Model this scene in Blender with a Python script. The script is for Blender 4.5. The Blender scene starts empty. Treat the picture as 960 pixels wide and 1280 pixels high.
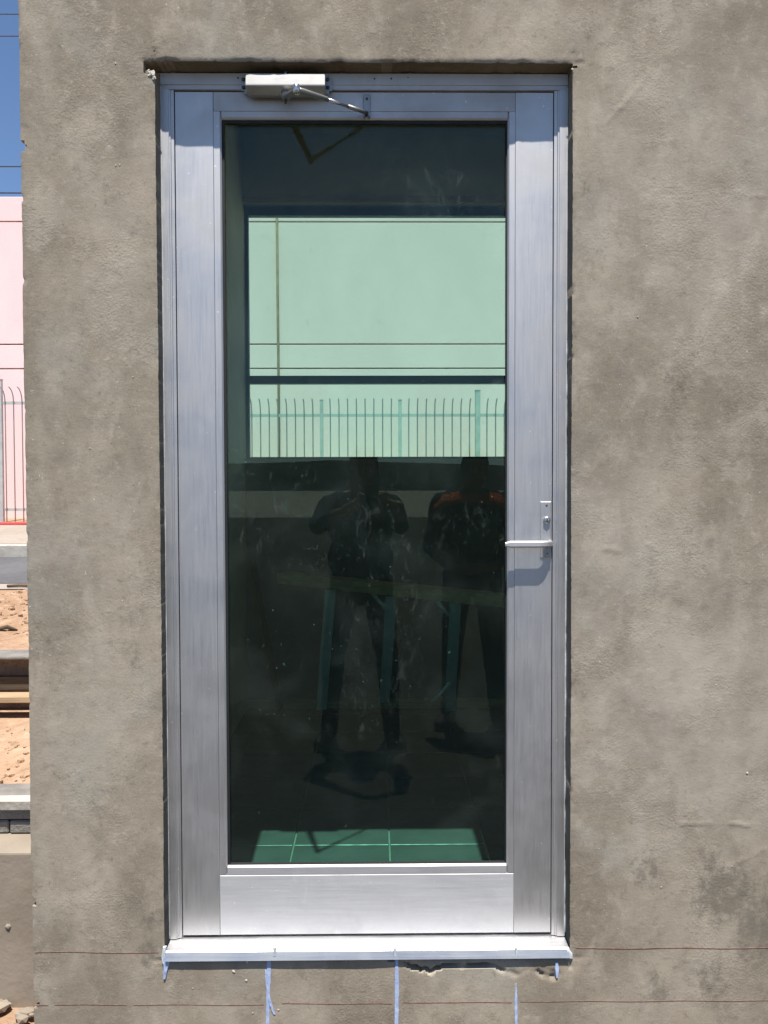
import bpy, bmesh, math, random
import numpy as np
from mathutils import Vector, Matrix

random.seed(7)
S = bpy.context.scene
C = S.collection
R = math.radians

# ------------------------------------------------------------------ camera
CAM_H = 1.48
F_PX = 1035.0
cam_d = bpy.data.cameras.new('camera')
cam_d.sensor_fit = 'VERTICAL'
cam_d.sensor_height = 36.0
cam_d.lens = 36.0 * F_PX / 1280.0
cam_d.clip_start = 0.004
cam_d.clip_end = 3000
cam = bpy.data.objects.new('camera', cam_d)
C.objects.link(cam)
ROT = Matrix.Rotation(R(-0.6), 3, 'Z') @ Matrix.Rotation(R(90 - 1.68), 3, 'X') @ Matrix.Rotation(R(-0.15), 3, 'Z')
cam.matrix_world = Matrix.Translation((0, 0, CAM_H)) @ ROT.to_4x4()
S.camera = cam

# ------------------------------------------------------------------ light
SUN_EL = 71.9
SUN_AZ = -0.8          # degrees the light drifts towards -x while it travels to +y
W = bpy.data.worlds.new('World')
S.world = W
W.use_nodes = True
wn = W.node_tree
wn.nodes.clear()
sky = wn.nodes.new('ShaderNodeTexSky')
sky.sky_type = 'NISHITA'
sky.sun_disc = False
sky.sun_elevation = R(SUN_EL)
sky.sun_rotation = R(180)
sky.altitude = 1500
sky.air_density = 0.9
sky.dust_density = 0.15
sky.ozone_density = 4.0
bg = wn.nodes.new('ShaderNodeBackground')
bg.inputs['Strength'].default_value = 0.09
wo = wn.nodes.new('ShaderNodeOutputWorld')
wn.links.new(sky.outputs[0], bg.inputs[0])
wn.links.new(bg.outputs[0], wo.inputs[0])

sun_d = bpy.data.lights.new('sun', 'SUN')
sun_d.energy = 5.0
sun_d.angle = R(0.53)
sun_d.color = (1.0, 0.955, 0.89)
sun = bpy.data.objects.new('sun', sun_d)
C.objects.link(sun)
sd = Vector((math.sin(R(SUN_AZ)) * math.cos(R(SUN_EL)), math.cos(R(SUN_AZ)) * math.cos(R(SUN_EL)), -math.sin(R(SUN_EL))))
sun.rotation_euler = sd.to_track_quat('-Z', 'Y').to_euler()
sun.location = (0, -6, 14)

S.view_settings.view_transform = 'Standard'
S.view_settings.look = 'None'
S.view_settings.gamma = 1.0
S.view_settings.use_curve_mapping = False
S.view_settings.exposure = 0.84
S.render.engine = 'CYCLES'
S.cycles.max_bounces = 12
S.cycles.transparent_max_bounces = 16
S.cycles.caustics_reflective = False
S.cycles.caustics_refractive = False


def at(px, py, Y):
    """point on the vertical plane y = Y that the photograph shows at pixel px, py"""
    d = ROT @ Vector(((px - 480) / F_PX, -(py - 640) / F_PX, -1.0))
    t = Y / d.y
    return Vector((d.x * t, Y, CAM_H + d.z * t))


def on_z(px, py, z):
    d = ROT @ Vector(((px - 480) / F_PX, -(py - 640) / F_PX, -1.0))
    t = (z - CAM_H) / d.z
    return Vector((d.x * t, d.y * t, z))


# ------------------------------------------------------------------ materials
class NT:
    def __init__(self, name):
        self.m = bpy.data.materials.new(name)
        self.m.use_nodes = True
        self.t = self.m.node_tree
        self.t.nodes.clear()
        self.out = self.n('ShaderNodeOutputMaterial')

    def n(self, kind, **kw):
        nd = self.t.nodes.new(kind)
        for k, v in kw.items():
            setattr(nd, k, v)
        return nd

    def l(self, a, b):
        self.t.links.new(a, b)

    def val(self, sock, v):
        if hasattr(v, 'is_linked') or isinstance(v, bpy.types.NodeSocket):
            self.l(v, sock)
        else:
            sock.default_value = v

    def pos(self):
        if not hasattr(self, '_p'):
            self._p = self.n('ShaderNodeNewGeometry').outputs['Position']
        return self._p

    def obj(self):
        if not hasattr(self, '_o'):
            self._o = self.n('ShaderNodeTexCoord').outputs['Object']
        return self._o

    def scaled(self, vec, s):
        mp = self.n('ShaderNodeMapping')
        mp.inputs['Scale'].default_value = s
        self.l(vec, mp.inputs['Vector'])
        return mp.outputs[0]

    def noise(self, vec, scale, detail=4, rough=0.55, dist=0.0, lac=2.0):
        t = self.n('ShaderNodeTexNoise')
        self.l(vec, t.inputs['Vector'])
        t.inputs['Scale'].default_value = scale
        t.inputs['Detail'].default_value = detail
        t.inputs['Roughness'].default_value = rough
        t.inputs['Distortion'].default_value = dist
        t.inputs['Lacunarity'].default_value = lac
        return t.outputs['Fac']

    def maprange(self, v, a, b, c=0.0, d=1.0, smooth=True):
        t = self.n('ShaderNodeMapRange')
        t.interpolation_type = 'SMOOTHSTEP' if smooth else 'LINEAR'
        t.clamp = True
        self.l(v, t.inputs['Value'])
        t.inputs['From Min'].default_value = a
        t.inputs['From Max'].default_value = b
        t.inputs['To Min'].default_value = c
        t.inputs['To Max'].default_value = d
        return t.outputs['Result']

    def math(self, op, a, b=0.0, clamp=False):
        t = self.n('ShaderNodeMath', operation=op)
        t.use_clamp = clamp
        self.val(t.inputs[0], a)
        self.val(t.inputs[1], b)
        return t.outputs[0]

    def mix(self, fac, a, b, blend='MIX'):
        t = self.n('ShaderNodeMix', data_type='RGBA', blend_type=blend)
        self.val(t.inputs['Factor'], fac)
        for s, v in ((t.inputs['A'], a), (t.inputs['B'], b)):
            pass
        self.val(t.inputs[6], a if isinstance(a, bpy.types.NodeSocket) else (*a, 1))
        self.val(t.inputs[7], b if isinstance(b, bpy.types.NodeSocket) else (*b, 1))
        return t.outputs[2]

    def bump(self, h, strength, dist, prev=None):
        b = self.n('ShaderNodeBump')
        b.inputs['Strength'].default_value = strength
        b.inputs['Distance'].default_value = dist
        self.l(h, b.inputs['Height'])
        if prev is not None:
            self.l(prev, b.inputs['Normal'])
        return b.outputs[0]

    def principled(self, col, rough=0.6, metal=0.0, normal=None, spec=0.5):
        p = self.n('ShaderNodeBsdfPrincipled')
        self.val(p.inputs['Base Color'], col if isinstance(col, bpy.types.NodeSocket) else (*col, 1))
        self.val(p.inputs['Roughness'], rough)
        self.val(p.inputs['Metallic'], metal)
        p.inputs['Specular IOR Level'].default_value = spec
        if normal is not None:
            self.l(normal, p.inputs['Normal'])
        self.l(p.outputs[0], self.out.inputs['Surface'])
        return p


def simple(name, c1, c2=None, scale=6, rough=0.6, metal=0.0, bump=None, stretch=(1, 1, 1), spec=0.5, detail=5):
    k = NT(name)
    v = k.scaled(k.obj(), stretch)
    c2 = c2 or tuple(x * 0.8 for x in c1)
    f = k.maprange(k.noise(v, scale, detail), 0.3, 0.7)
    col = k.mix(f, c2, c1)
    nrm = None
    if bump:
        nrm = k.bump(k.noise(v, bump[0], 5), bump[1], bump[2])
    r = k.maprange(k.noise(v, scale * 2.3, 4), 0.3, 0.7, max(rough - 0.06, 0.02), min(rough + 0.06, 1))
    k.principled(col, r, metal, nrm, spec)
    return k.m


def stucco_material():
    k = NT('trowelled_cement')
    p = k.pos()
    pv = k.scaled(p, (1.0, 1.0, 0.55))
    big = k.noise(pv, 2.6, 7, 0.6, 0.7)
    mid = k.noise(k.scaled(p, (1.0, 1.0, 0.7)), 9.0, 7, 0.62, 0.4)
    fine = k.noise(p, 75.0, 5, 0.7)
    col = k.mix(k.maprange(big, 0.355, 0.665), (0.233, 0.195, 0.146), (0.342, 0.293, 0.227))
    col = k.mix(k.math('MULTIPLY', k.maprange(mid, 0.475, 0.67), 0.62), col, (0.398, 0.346, 0.274))
    col = k.mix(k.math('MULTIPLY', k.maprange(mid, 0.47, 0.29), 0.62), col, (0.192, 0.162, 0.123))
    # cool and warm tints of uneven drying
    col = k.mix(k.math('MULTIPLY', k.maprange(k.noise(p, 4.1, 4), 0.52, 0.72), 0.35), col, (0.292, 0.284, 0.248))
    col = k.mix(k.math('MULTIPLY', k.maprange(k.noise(p, 3.3, 3, 0.5, 0.3), 0.55, 0.75), 0.3), col, (0.388, 0.326, 0.254))
    col = k.mix(k.math('MULTIPLY', k.maprange(fine, 0.42, 0.25), 0.45), col, (0.155, 0.131, 0.100))
    sp2 = k.noise(p, 38.0, 9, 0.72, 0.2)
    col = k.mix(k.math('MULTIPLY', k.maprange(sp2, 0.46, 0.30), 0.55), col, (0.165, 0.142, 0.112))
    col = k.mix(k.math('MULTIPLY', k.maprange(sp2, 0.54, 0.70), 0.5), col, (0.41, 0.368, 0.305))
    grit = k.noise(p, 290.0, 3, 0.7)
    col = k.mix(k.math('MULTIPLY', k.maprange(grit, 0.45, 0.3), 0.35), col, (0.145, 0.123, 0.092))
    col = k.mix(k.math('MULTIPLY', k.maprange(grit, 0.55, 0.7), 0.35), col, (0.457, 0.398, 0.322))
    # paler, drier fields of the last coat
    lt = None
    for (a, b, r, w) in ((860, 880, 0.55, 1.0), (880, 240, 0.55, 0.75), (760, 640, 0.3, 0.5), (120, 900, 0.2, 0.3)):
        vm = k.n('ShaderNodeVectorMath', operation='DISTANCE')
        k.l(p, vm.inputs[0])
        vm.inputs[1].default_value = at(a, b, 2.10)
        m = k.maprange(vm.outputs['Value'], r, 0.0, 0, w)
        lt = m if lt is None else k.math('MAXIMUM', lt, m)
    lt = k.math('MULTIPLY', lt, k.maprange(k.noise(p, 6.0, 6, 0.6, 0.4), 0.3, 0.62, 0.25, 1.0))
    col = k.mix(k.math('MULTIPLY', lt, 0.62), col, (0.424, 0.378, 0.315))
    # damp, rough patches that are still drying: (pixel x, pixel y, radius in m)
    st = None
    for (a, b, r, w) in ((905, 1115, 0.15, 1.0), (955, 1165, 0.16, 0.9), (808, 1085, 0.08, 0.85), (890, 1225, 0.09, 0.7),
                         (820, 1232, 0.07, 0.7), (955, 1245, 0.06, 0.7), (840, 478, 0.17, 0.35), (900, 500, 0.15, 0.35),
                         (880, 655, 0.2, 0.3), (815, 20, 0.12, 0.5), (735, 55, 0.06, 0.4), (200, 1150, 0.07, 0.75), (185, 1190, 0.06, 0.8), (230, 1212, 0.03, 0.9),
                         (60, 180, 0.10, 0.4), (55, 430, 0.12, 0.35), (62, 800, 0.11, 0.4), (60, 1000, 0.12, 0.35),
                         (728, 250, 0.07, 0.5), (728, 480, 0.08, 0.5), (726, 740, 0.05, 0.6), (728, 850, 0.06, 0.5), (185, 830, 0.09, 0.4), (185, 560, 0.09, 0.3), (735, 1130, 0.06, 0.4)):
        c = at(a, b, 2.10)
        vm = k.n('ShaderNodeVectorMath', operation='DISTANCE')
        k.l(p, vm.inputs[0])
        vm.inputs[1].default_value = c
        m = k.maprange(vm.outputs['Value'], r, r * 0.15, 0, w)
        st = m if st is None else k.math('MAXIMUM', st, m)
    brk = k.noise(k.scaled(p, (1, 1, 0.8)), 24.0, 10, 0.78, 0.15)
    sm = k.math('MULTIPLY', st, 1.0)
    sm = k.maprange(k.math('ADD', sm, k.math('MULTIPLY', k.math('SUBTRACT', brk, 0.5), 4.2)), 0.30, 1.15)
    sm = k.math('MULTIPLY', sm, k.maprange(st, 0.0, 0.12))
    col = k.mix(k.math('MULTIPLY', sm, 0.72), col, (0.148, 0.129, 0.100))
    # pin holes
    vo = k.n('ShaderNodeTexVoronoi')
    k.l(p, vo.inputs['Vector'])
    vo.inputs['Scale'].default_value = 62
    ph = k.math('MULTIPLY', k.maprange(vo.outputs['Distance'], 0.16, 0.05), k.maprange(k.noise(p, 21, 3), 0.56, 0.62))
    col = k.mix(k.math('MULTIPLY', ph, 0.6), col, (0.098, 0.083, 0.064))
    sp = k.maprange(k.noise(p, 130, 2, 0.5), 0.73, 0.78)
    col = k.mix(k.math('MULTIPLY', sp, 0.8), col, (0.582, 0.531, 0.452))
    rough_zone = k.maprange(k.noise(p, 5.5, 5, 0.6), 0.48, 0.62)
    h1 = k.noise(k.scaled(p, (1, 1, 1.6)), 34, 6, 0.62, 0.5)
    h2 = k.noise(p, 150, 4, 0.6)
    nb = k.bump(h1, 0.17, 0.004)
    nb = k.bump(k.math('MULTIPLY', h2, k.math('ADD', k.math('MULTIPLY', rough_zone, 0.8), 0.35)), 0.55, 0.002, nb)
    nb = k.bump(ph, -0.5, 0.002, nb)
    k.principled(col, 0.93, 0, nb, 0.12)
    return k.m


def aluminium(name, base=(0.565, 0.553, 0.545), rough=0.555, grain=(1, 1, 60), wear=True):
    k = NT(name)
    p = k.pos()
    g = k.noise(k.scaled(p, grain), 7, 6, 0.7)
    sm = k.noise(p, 5.2, 5, 0.6, 0.4)
    col = k.mix(k.maprange(g, 0.3, 0.7), tuple(x * 0.94 for x in base), base)
    col = k.mix(k.math('MULTIPLY', k.maprange(sm, 0.48, 0.7), 0.3), col, tuple(x * 0.72 for x in base))
    st = k.noise(k.scaled(p, (1, 1, 0.25)), 30, 5, 0.65, 0.6)
    col = k.mix(k.math('MULTIPLY', k.maprange(st, 0.58, 0.72), 0.2), col, tuple(min(1, x * 1.3) for x in base))
    r = k.math('ADD', k.maprange(g, 0.3, 0.7, rough - 0.05, rough + 0.05), k.maprange(sm, 0.35, 0.7, -0.04, 0.08))
    if wear:
        sp = k.maprange(k.noise(p, 95, 2, 0.4), 0.74, 0.79)
        col = k.mix(k.math('MULTIPLY', sp, 0.5), col, (0.93, 0.93, 0.93))
    nb = k.bump(g, 0.02, 0.001)
    k.principled(col, r, 1.0, nb)
    return k.m


def glass_material(name, tint, refl, smudge=0.0):
    """solid pane: each of its two faces passes sqrt(tint) and mirrors a Schlick share"""
    k = NT(name)
    p = k.pos()
    lw = k.n('ShaderNodeLayerWeight')
    lw.inputs['Blend'].default_value = 0.5
    f5 = k.math('POWER', lw.outputs['Facing'], 5.0)
    fr = k.math('ADD', k.math('MULTIPLY', f5, 0.9 - refl), refl, True)
    tr = k.n('ShaderNodeBsdfTransparent')
    tr.inputs[0].default_value = (*[math.sqrt(t) for t in tint], 1)
    gl = k.n('ShaderNodeBsdfGlossy')
    gl.inputs['Roughness'].default_value = 0.0
    gl.inputs['Color'].default_value = (0.95, 0.97, 0.92, 1)
    mx = k.n('ShaderNodeMixShader')
    k.l(fr, mx.inputs[0]); k.l(tr.outputs[0], mx.inputs[1]); k.l(gl.outputs[0], mx.inputs[2])
    res = mx.outputs[0]
    if smudge:
        df = k.n('ShaderNodeBsdfDiffuse')
        df.inputs['Color'].default_value = (0.72, 0.76, 0.72, 1)
        zone = k.maprange(k.noise(p, 3.0, 3, 0.5), 0.5, 0.68)
        streak = k.maprange(k.noise(k.scaled(p, (1, 1, 0.45)), 26, 5, 0.62, 2.2), 0.56, 0.74)
        haze = k.maprange(k.noise(p, 5.5, 4, 0.55, 0.5), 0.45, 0.75)
        dots = k.maprange(k.noise(p, 105, 2, 0.4), 0.735, 0.78)
        scr = k.maprange(k.noise(k.scaled(p, (1, 1, 2.2)), 60, 2, 0.4, 3.0), 0.69, 0.75)
        a = k.math('MULTIPLY', k.math('MULTIPLY', zone, streak), 0.036)
        a = k.math('ADD', a, k.math('MULTIPLY', haze, 0.010))
        a = k.math('ADD', a, k.math('MULTIPLY', k.math('MULTIPLY', dots, k.maprange(k.noise(p, 6.5, 2), 0.45, 0.6)), 0.12))
        a = k.math('ADD', a, k.math('MULTIPLY', k.math('MULTIPLY', scr, zone), 0.075))
        a = k.math('ADD', k.math('MULTIPLY', a, smudge), 0.003, True)
        m2 = k.n('ShaderNodeMixShader')
        k.l(a, m2.inputs[0]); k.l(res, m2.inputs[1]); k.l(df.outputs[0], m2.inputs[2])
        res = m2.outputs[0]
    k.l(res, k.out.inputs['Surface'])
    return k.m


def ground_material(name, c_lo, c_hi, c_peb, scale=1.0, bumpy=0.02, peb=True):
    k = NT(name)
    p = k.pos()
    a = k.noise(p, 0.9 * scale, 8, 0.62, 0.3)
    b = k.noise(p, 14 * scale, 6, 0.65)
    col = k.mix(k.maprange(a, 0.35, 0.65), c_lo, c_hi)
    col = k.mix(k.math('MULTIPLY', k.maprange(b, 0.5, 0.7), 0.6), col, c_peb)
    col = k.mix(k.math('MULTIPLY', k.maprange(b, 0.45, 0.28), 0.55), col, tuple(x * 0.55 for x in c_lo))
    nb = k.bump(b, 0.7, bumpy)
    if peb:
        vo = k.n('ShaderNodeTexVoronoi')
        k.l(p, vo.inputs['Vector'])
        vo.inputs['Scale'].default_value = 45 * scale
        nb = k.bump(k.maprange(vo.outputs['Distance'], 0.0, 0.5, 1, 0), 0.35, bumpy * 0.5, nb)
    k.principled(col, 0.95, 0, nb, 0.1)
    return k.m


M = {}
M['stucco'] = stucco_material()
M['alu'] = aluminium('satin_aluminium_vertical', grain=(60, 60, 1.0))
M['alu_h'] = aluminium('satin_aluminium_horizontal', base=(0.57, 0.565, 0.565), rough=0.70, grain=(1.0, 60, 60))
M['alu_bright'] = aluminium('threshold_aluminium', base=(0.66, 0.66, 0.67), rough=0.5, grain=(1.0, 60, 60))
M['alu_rail_lit'] = aluminium('brushed_kick_rail_lit', base=(0.69, 0.685, 0.68), rough=0.74, grain=(1.0, 60, 60))  # copy of the horizontal metal, sun on the bottom rail put into its colour
M['closer'] = aluminium('closer_casting', base=(0.352, 0.344, 0.328), rough=0.52, grain=(4, 20, 20))
M['steel'] = simple('bright_steel', (0.66, 0.66, 0.66), (0.5, 0.5, 0.5), 14, 0.3, 1.0)
M['steel_dark'] = simple('dark_steel', (0.12, 0.12, 0.12), (0.06, 0.06, 0.06), 20, 0.4, 0.8)
M['gasket'] = simple('black_rubber', (0.012, 0.012, 0.013), None, 20, 0.7)
M['foam'] = simple('dark_joint_filler', (0.02, 0.019, 0.018), (0.009, 0.009, 0.009), 30, 0.95, bump=(60, 0.6, 0.004))
M['sealant'] = simple('pale_sealant', (0.62, 0.66, 0.68), (0.42, 0.46, 0.48), 40, 0.5, bump=(70, 0.5, 0.002))
M['glass'] = glass_material('green_tinted_glass', (0.445, 0.82, 0.685), 0.023, 1.0)
M['window_glass'] = glass_material('clear_window_glass', (0.86, 0.93, 0.88), 0.03)
M['tile'] = simple('ceramic_floor_tile', (0.125, 0.113, 0.120), (0.099, 0.089, 0.095), 9, 0.35, bump=(30, 0.1, 0.001))
M['grout'] = simple('pale_grout', (0.259, 0.259, 0.245), (0.216, 0.216, 0.202), 30, 0.9)
M['plaster'] = simple('interior_plaster', (0.667, 0.544, 0.431), (0.559, 0.451, 0.356), 3, 0.9, bump=(25, 0.3, 0.004))
M['lower_wall'] = simple('dark_lower_wall', (0.17, 0.165, 0.155), (0.12, 0.118, 0.11), 4, 0.95, bump=(25, 0.3, 0.004))  # rear wall below the window, coloured darker than the plaster above
M['bronze'] = simple('dark_window_frame', (0.02, 0.021, 0.02), (0.012, 0.012, 0.012), 10, 0.45, 0.3)
M['pink'] = None
M['chalk_red'] = simple('red_chalk', (0.17, 0.062, 0.05), (0.24, 0.15, 0.12), 60, 0.95)
M['chalk_blue'] = simple('pale_blue_filler', (0.42, 0.50, 0.68), (0.30, 0.38, 0.60), 50, 0.9, bump=(80, 0.5, 0.002))
M['plaster_chip'] = simple('pale_plaster_chip', (0.62, 0.56, 0.47), (0.48, 0.42, 0.34), 60, 0.95, bump=(90, 0.6, 0.003))
M['fence'] = simple('pale_grey_fence_paint', (0.46, 0.47, 0.45), (0.38, 0.39, 0.37), 9, 0.5)
M['rust'] = simple('rusty_pipe', (0.240, 0.160, 0.088), (0.160, 0.104, 0.056), 9, 0.8)
M['wood'] = simple('sun_bleached_lumber', (0.42, 0.31, 0.19), (0.30, 0.21, 0.12), 5, 0.85, stretch=(1, 14, 14), bump=(20, 0.3, 0.004))
M['wood_dark'] = simple('weathered_lumber', (0.11, 0.075, 0.045), (0.06, 0.042, 0.026), 5, 0.9, stretch=(1, 14, 14), bump=(20, 0.3, 0.004))
M['plywood'] = simple('plywood_board', (0.544, 0.368, 0.192), (0.384, 0.256, 0.128), 5, 0.8, stretch=(1, 10, 10))
M['concrete'] = simple('pale_concrete', (0.44, 0.41, 0.36), (0.33, 0.30, 0.26), 5, 0.93, bump=(45, 0.5, 0.006))
M['concrete_tan'] = simple('tan_cement_render', (0.280, 0.234, 0.182), (0.224, 0.185, 0.143), 6, 0.95, bump=(40, 0.35, 0.005))
M['block'] = simple('grey_concrete_block', (0.22, 0.205, 0.185), (0.15, 0.14, 0.125), 12, 0.97, bump=(90, 0.8, 0.006))
M['red_kerb'] = simple('red_kerb_paint', (0.50, 0.05, 0.05), (0.38, 0.05, 0.05), 7, 0.7)
M['cable'] = simple('black_cable', (0.03, 0.03, 0.035), None, 4, 0.4)
M['stud'] = simple('galvanised_steel', (0.806, 0.790, 0.738), (0.665, 0.657, 0.616), 12, 0.5, 0.1)
M['skin'] = simple('skin', (0.36, 0.21, 0.14), (0.31, 0.175, 0.115), 20, 0.55)
M['hair'] = simple('black_hair', (0.012, 0.010, 0.009), None, 60, 0.5, bump=(80, 0.6, 0.004))
M['cloth_navy'] = simple('navy_cotton', (0.022, 0.026, 0.04), (0.014, 0.016, 0.026), 20, 0.9, bump=(60, 0.3, 0.004))
M['denim'] = simple('dark_denim', (0.018, 0.022, 0.034), (0.012, 0.014, 0.022), 30, 0.92, bump=(90, 0.3, 0.003))
M['shoe'] = simple('black_work_boot', (0.014, 0.012, 0.011), None, 20, 0.6)
M['orange'] = simple('orange_vest_fabric', (0.85, 0.2, 0.05), (0.75, 0.16, 0.04), 20, 0.8, bump=(60, 0.3, 0.003))
M['phone'] = simple('black_phone_glass', (0.015, 0.015, 0.017), None, 5, 0.15)
M['dirt'] = ground_material('dry_orange_earth', (0.265, 0.167, 0.103), (0.380, 0.253, 0.167), (0.460, 0.345, 0.253), 1.0, 0.03)
M['yard'] = ground_material('dusty_tarmac', (0.062, 0.054, 0.044), (0.082, 0.072, 0.058), (0.095, 0.084, 0.070), 0.6, 0.008, False)
M['lot'] = ground_material('pale_compacted_sand', (0.310, 0.280, 0.240), (0.359, 0.331, 0.289), (0.384, 0.350, 0.317), 0.15, 0.02, False)
M['asphalt'] = ground_material('grey_asphalt', (0.095, 0.095, 0.099), (0.119, 0.119, 0.122), (0.150, 0.150, 0.150), 1.2, 0.006, False)
M['pavement'] = ground_material('pale_pavement', (0.289, 0.246, 0.204), (0.332, 0.289, 0.242), (0.365, 0.323, 0.272), 0.8, 0.006, False)


def pink_material():
    k = NT('pale_pink_render')
    p = k.pos()
    a = k.noise(k.scaled(p, (1, 1, 0.6)), 0.8, 7, 0.6, 0.3)
    b = k.noise(p, 3.2, 6, 0.65, 0.6)
    col = k.mix(k.maprange(a, 0.35, 0.7), (0.84, 0.60, 0.58), (0.90, 0.655, 0.635))
    col = k.mix(k.math('MULTIPLY', k.maprange(b, 0.6, 0.76), 0.5), col, (0.60, 0.50, 0.45))
    nb = k.bump(k.noise(p, 30, 4), 0.2, 0.006)
    k.principled(col, 0.9, 0, nb, 0.2)
    return k.m


M['pink'] = pink_material()


# ------------------------------------------------------------------ mesh helpers
def link(name, me, material, parent=None):
    o = bpy.data.objects.new(name, me)
    C.objects.link(o)
    if material is not None:
        mats = material if isinstance(material, (list, tuple)) else [material]
        if not me.materials:
            for m in mats:
                me.materials.append(M[m] if isinstance(m, str) else m)
    if parent is not None:
        o.parent = parent
        inv = parent_world(parent)
        o.location = -inv
    return o


def parent_world(o):
    v = Vector(o.location)
    while o.parent is not None:
        o = o.parent
        v = v + Vector(o.location)
    return v


def thing(name, loc, label, cat, group=None):
    o = bpy.data.objects.new(name, None)
    o.empty_display_size = 0.1
    C.objects.link(o)
    o.location = loc
    tag(o, label, cat, group)
    return o


def tag(o, label=None, cat=None, group=None, kind=None):
    if label: o['label'] = label
    if cat: o['category'] = cat
    if group: o['group'] = group
    if kind: o['kind'] = kind
    return o


def from_bm(bm, name, smooth=False):
    me = bpy.data.meshes.new(name)
    bmesh.ops.recalc_face_normals(bm, faces=bm.faces)
    bm.to_mesh(me)
    bm.free()
    if smooth:
        for p in me.polygons:
            p.use_smooth = True
    return me


def add_box(bm, x0, x1, y0, y1, z0, z1, bev=0.0, seg=1):
    r = bmesh.ops.create_cube(bm, size=1.0)
    vs = r['verts']
    for v in vs:
        v.co = Vector((x0 + (v.co.x + 0.5) * (x1 - x0), y0 + (v.co.y + 0.5) * (y1 - y0), z0 + (v.co.z + 0.5) * (z1 - z0)))
    if bev:
        es = set()
        for v in vs:
            es.update(v.link_edges)
        bmesh.ops.bevel(bm, geom=list(es), offset=bev, segments=seg, affect='EDGES', profile=0.6)
    return vs


def box(name, x0, x1, y0, y1, z0, z1, material, parent=None, bev=0.0, seg=1):
    bm = bmesh.new()
    add_box(bm, min(x0, x1), max(x0, x1), min(y0, y1), max(y0, y1), min(z0, z1), max(z0, z1), bev, seg)
    return link(name, from_bm(bm, name), material, parent)


def add_tube(bm, pts, rad, n=10, cap=True):
    pts = [Vector(p) for p in pts]
    rads = rad if isinstance(rad, (list, tuple)) else [rad] * len(pts)
    rings = []
    prev_u = None
    for i, p in enumerate(pts):
        if i == 0: d = pts[1] - pts[0]
        elif i == len(pts) - 1: d = pts[-1] - pts[-2]
        else: d = (pts[i + 1] - pts[i]).normalized() + (pts[i] - pts[i - 1]).normalized()
        d.normalize()
        u = prev_u if prev_u is not None else (Vector((0, 0, 1)) if abs(d.z) < 0.9 else Vector((1, 0, 0)))
        u = (u - d * u.dot(d)).normalized()
        prev_u = u
        w = d.cross(u)
        rings.append([bm.verts.new(p + (u * math.cos(2 * math.pi * j / n) + w * math.sin(2 * math.pi * j / n)) * rads[i]) for j in range(n)])
    for a, b in zip(rings, rings[1:]):
        for j in range(n):
            bm.faces.new((a[j], a[(j + 1) % n], b[(j + 1) % n], b[j]))
    if cap:
        bm.faces.new(rings[0][::-1])
        bm.faces.new(rings[-1])


def tube(name, pts, rad, material, parent=None, n=10):
    bm = bmesh.new()
    add_tube(bm, pts, rad, n)
    return link(name, from_bm(bm, name, True), material, parent)


def prism(name, prof, x0, x1, material, parent=None, bev=0.0):
    """profile in (y, z) pulled along x"""
    bm = bmesh.new()
    a = [bm.verts.new((x0, y, z)) for y, z in prof]
    b = [bm.verts.new((x1, y, z)) for y, z in prof]
    n = len(prof)
    for i in range(n):
        bm.faces.new((a[i], a[(i + 1) % n], b[(i + 1) % n], b[i]))
    bm.faces.new(a[::-1]); bm.faces.new(b)
    if bev:
        bmesh.ops.bevel(bm, geom=bm.edges[:], offset=bev, segments=2, affect='EDGES')
    return link(name, from_bm(bm, name), material, parent)


def vprism(name, prof, z0, z1, material, parent=None):
    """profile in (x, y) pulled along z"""
    bm = bmesh.new()
    a = [bm.verts.new((x, y, z0)) for x, y in prof]
    b = [bm.verts.new((x, y, z1)) for x, y in prof]
    n = len(prof)
    for i in range(n):
        bm.faces.new((a[i], a[(i + 1) % n], b[(i + 1) % n], b[i]))
    bm.faces.new(a[::-1]); bm.faces.new(b)
    return link(name, from_bm(bm, name), material, parent)


def outline_plate(name, pts, y0, y1, material, parent=None):
    """outline in (x, z) with thickness from y0 to y1"""
    bm = bmesh.new()
    a = [bm.verts.new((x, y0, z)) for x, z in pts]
    b = [bm.verts.new((x, y1, z)) for x, z in pts]
    n = len(pts)
    for i in range(n):
        bm.faces.new((a[i], a[(i + 1) % n], b[(i + 1) % n], b[i]))
    bm.faces.new(a[::-1]); bm.faces.new(b)
    bmesh.ops.triangulate(bm, faces=[f for f in bm.faces if len(f.verts) > 4])
    return link(name, from_bm(bm, name), material, parent)


def disc(name, c, r, y0, y1, material, parent=None, n=14, dome=0.0):
    bm = bmesh.new()
    pts = [(c[0], y1, c[1]), (c[0], y0, c[1])]
    rr = [r, r]
    if dome:
        pts.append((c[0], y0 - dome * 0.7, c[1])); rr.append(r * 0.7)
        pts.append((c[0], y0 - dome, c[1])); rr.append(r * 0.2)
    add_tube(bm, pts, rr, n)
    return link(name, from_bm(bm, name, bool(dome)), material, parent)


# lattice value noise for meshes
_rs = np.random.RandomState(11)
_lat = _rs.rand(256, 256)


def vnoise(x, z):
    xi = np.floor(x).astype(int); zi = np.floor(z).astype(int)
    fx = x - xi; fz = z - zi
    fx = fx * fx * (3 - 2 * fx); fz = fz * fz * (3 - 2 * fz)
    g = lambda a, b: _lat[a % 256, b % 256]
    return (g(xi, zi) * (1 - fx) + g(xi + 1, zi) * fx) * (1 - fz) + (g(xi, zi + 1) * (1 - fx) + g(xi + 1, zi + 1) * fx) * fz - 0.5


def fbm(x, z, s, oct=4, seed=0.0):
    v = 0.0; a = 1.0
    x = np.asarray(x, float); z = np.asarray(z, float)
    for i in range(oct):
        v = v + a * vnoise(x * s + seed + 17.3 * i, z * s + seed * 1.7 + 9.1 * i)
        s *= 2.07; a *= 0.52
    return v


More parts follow.
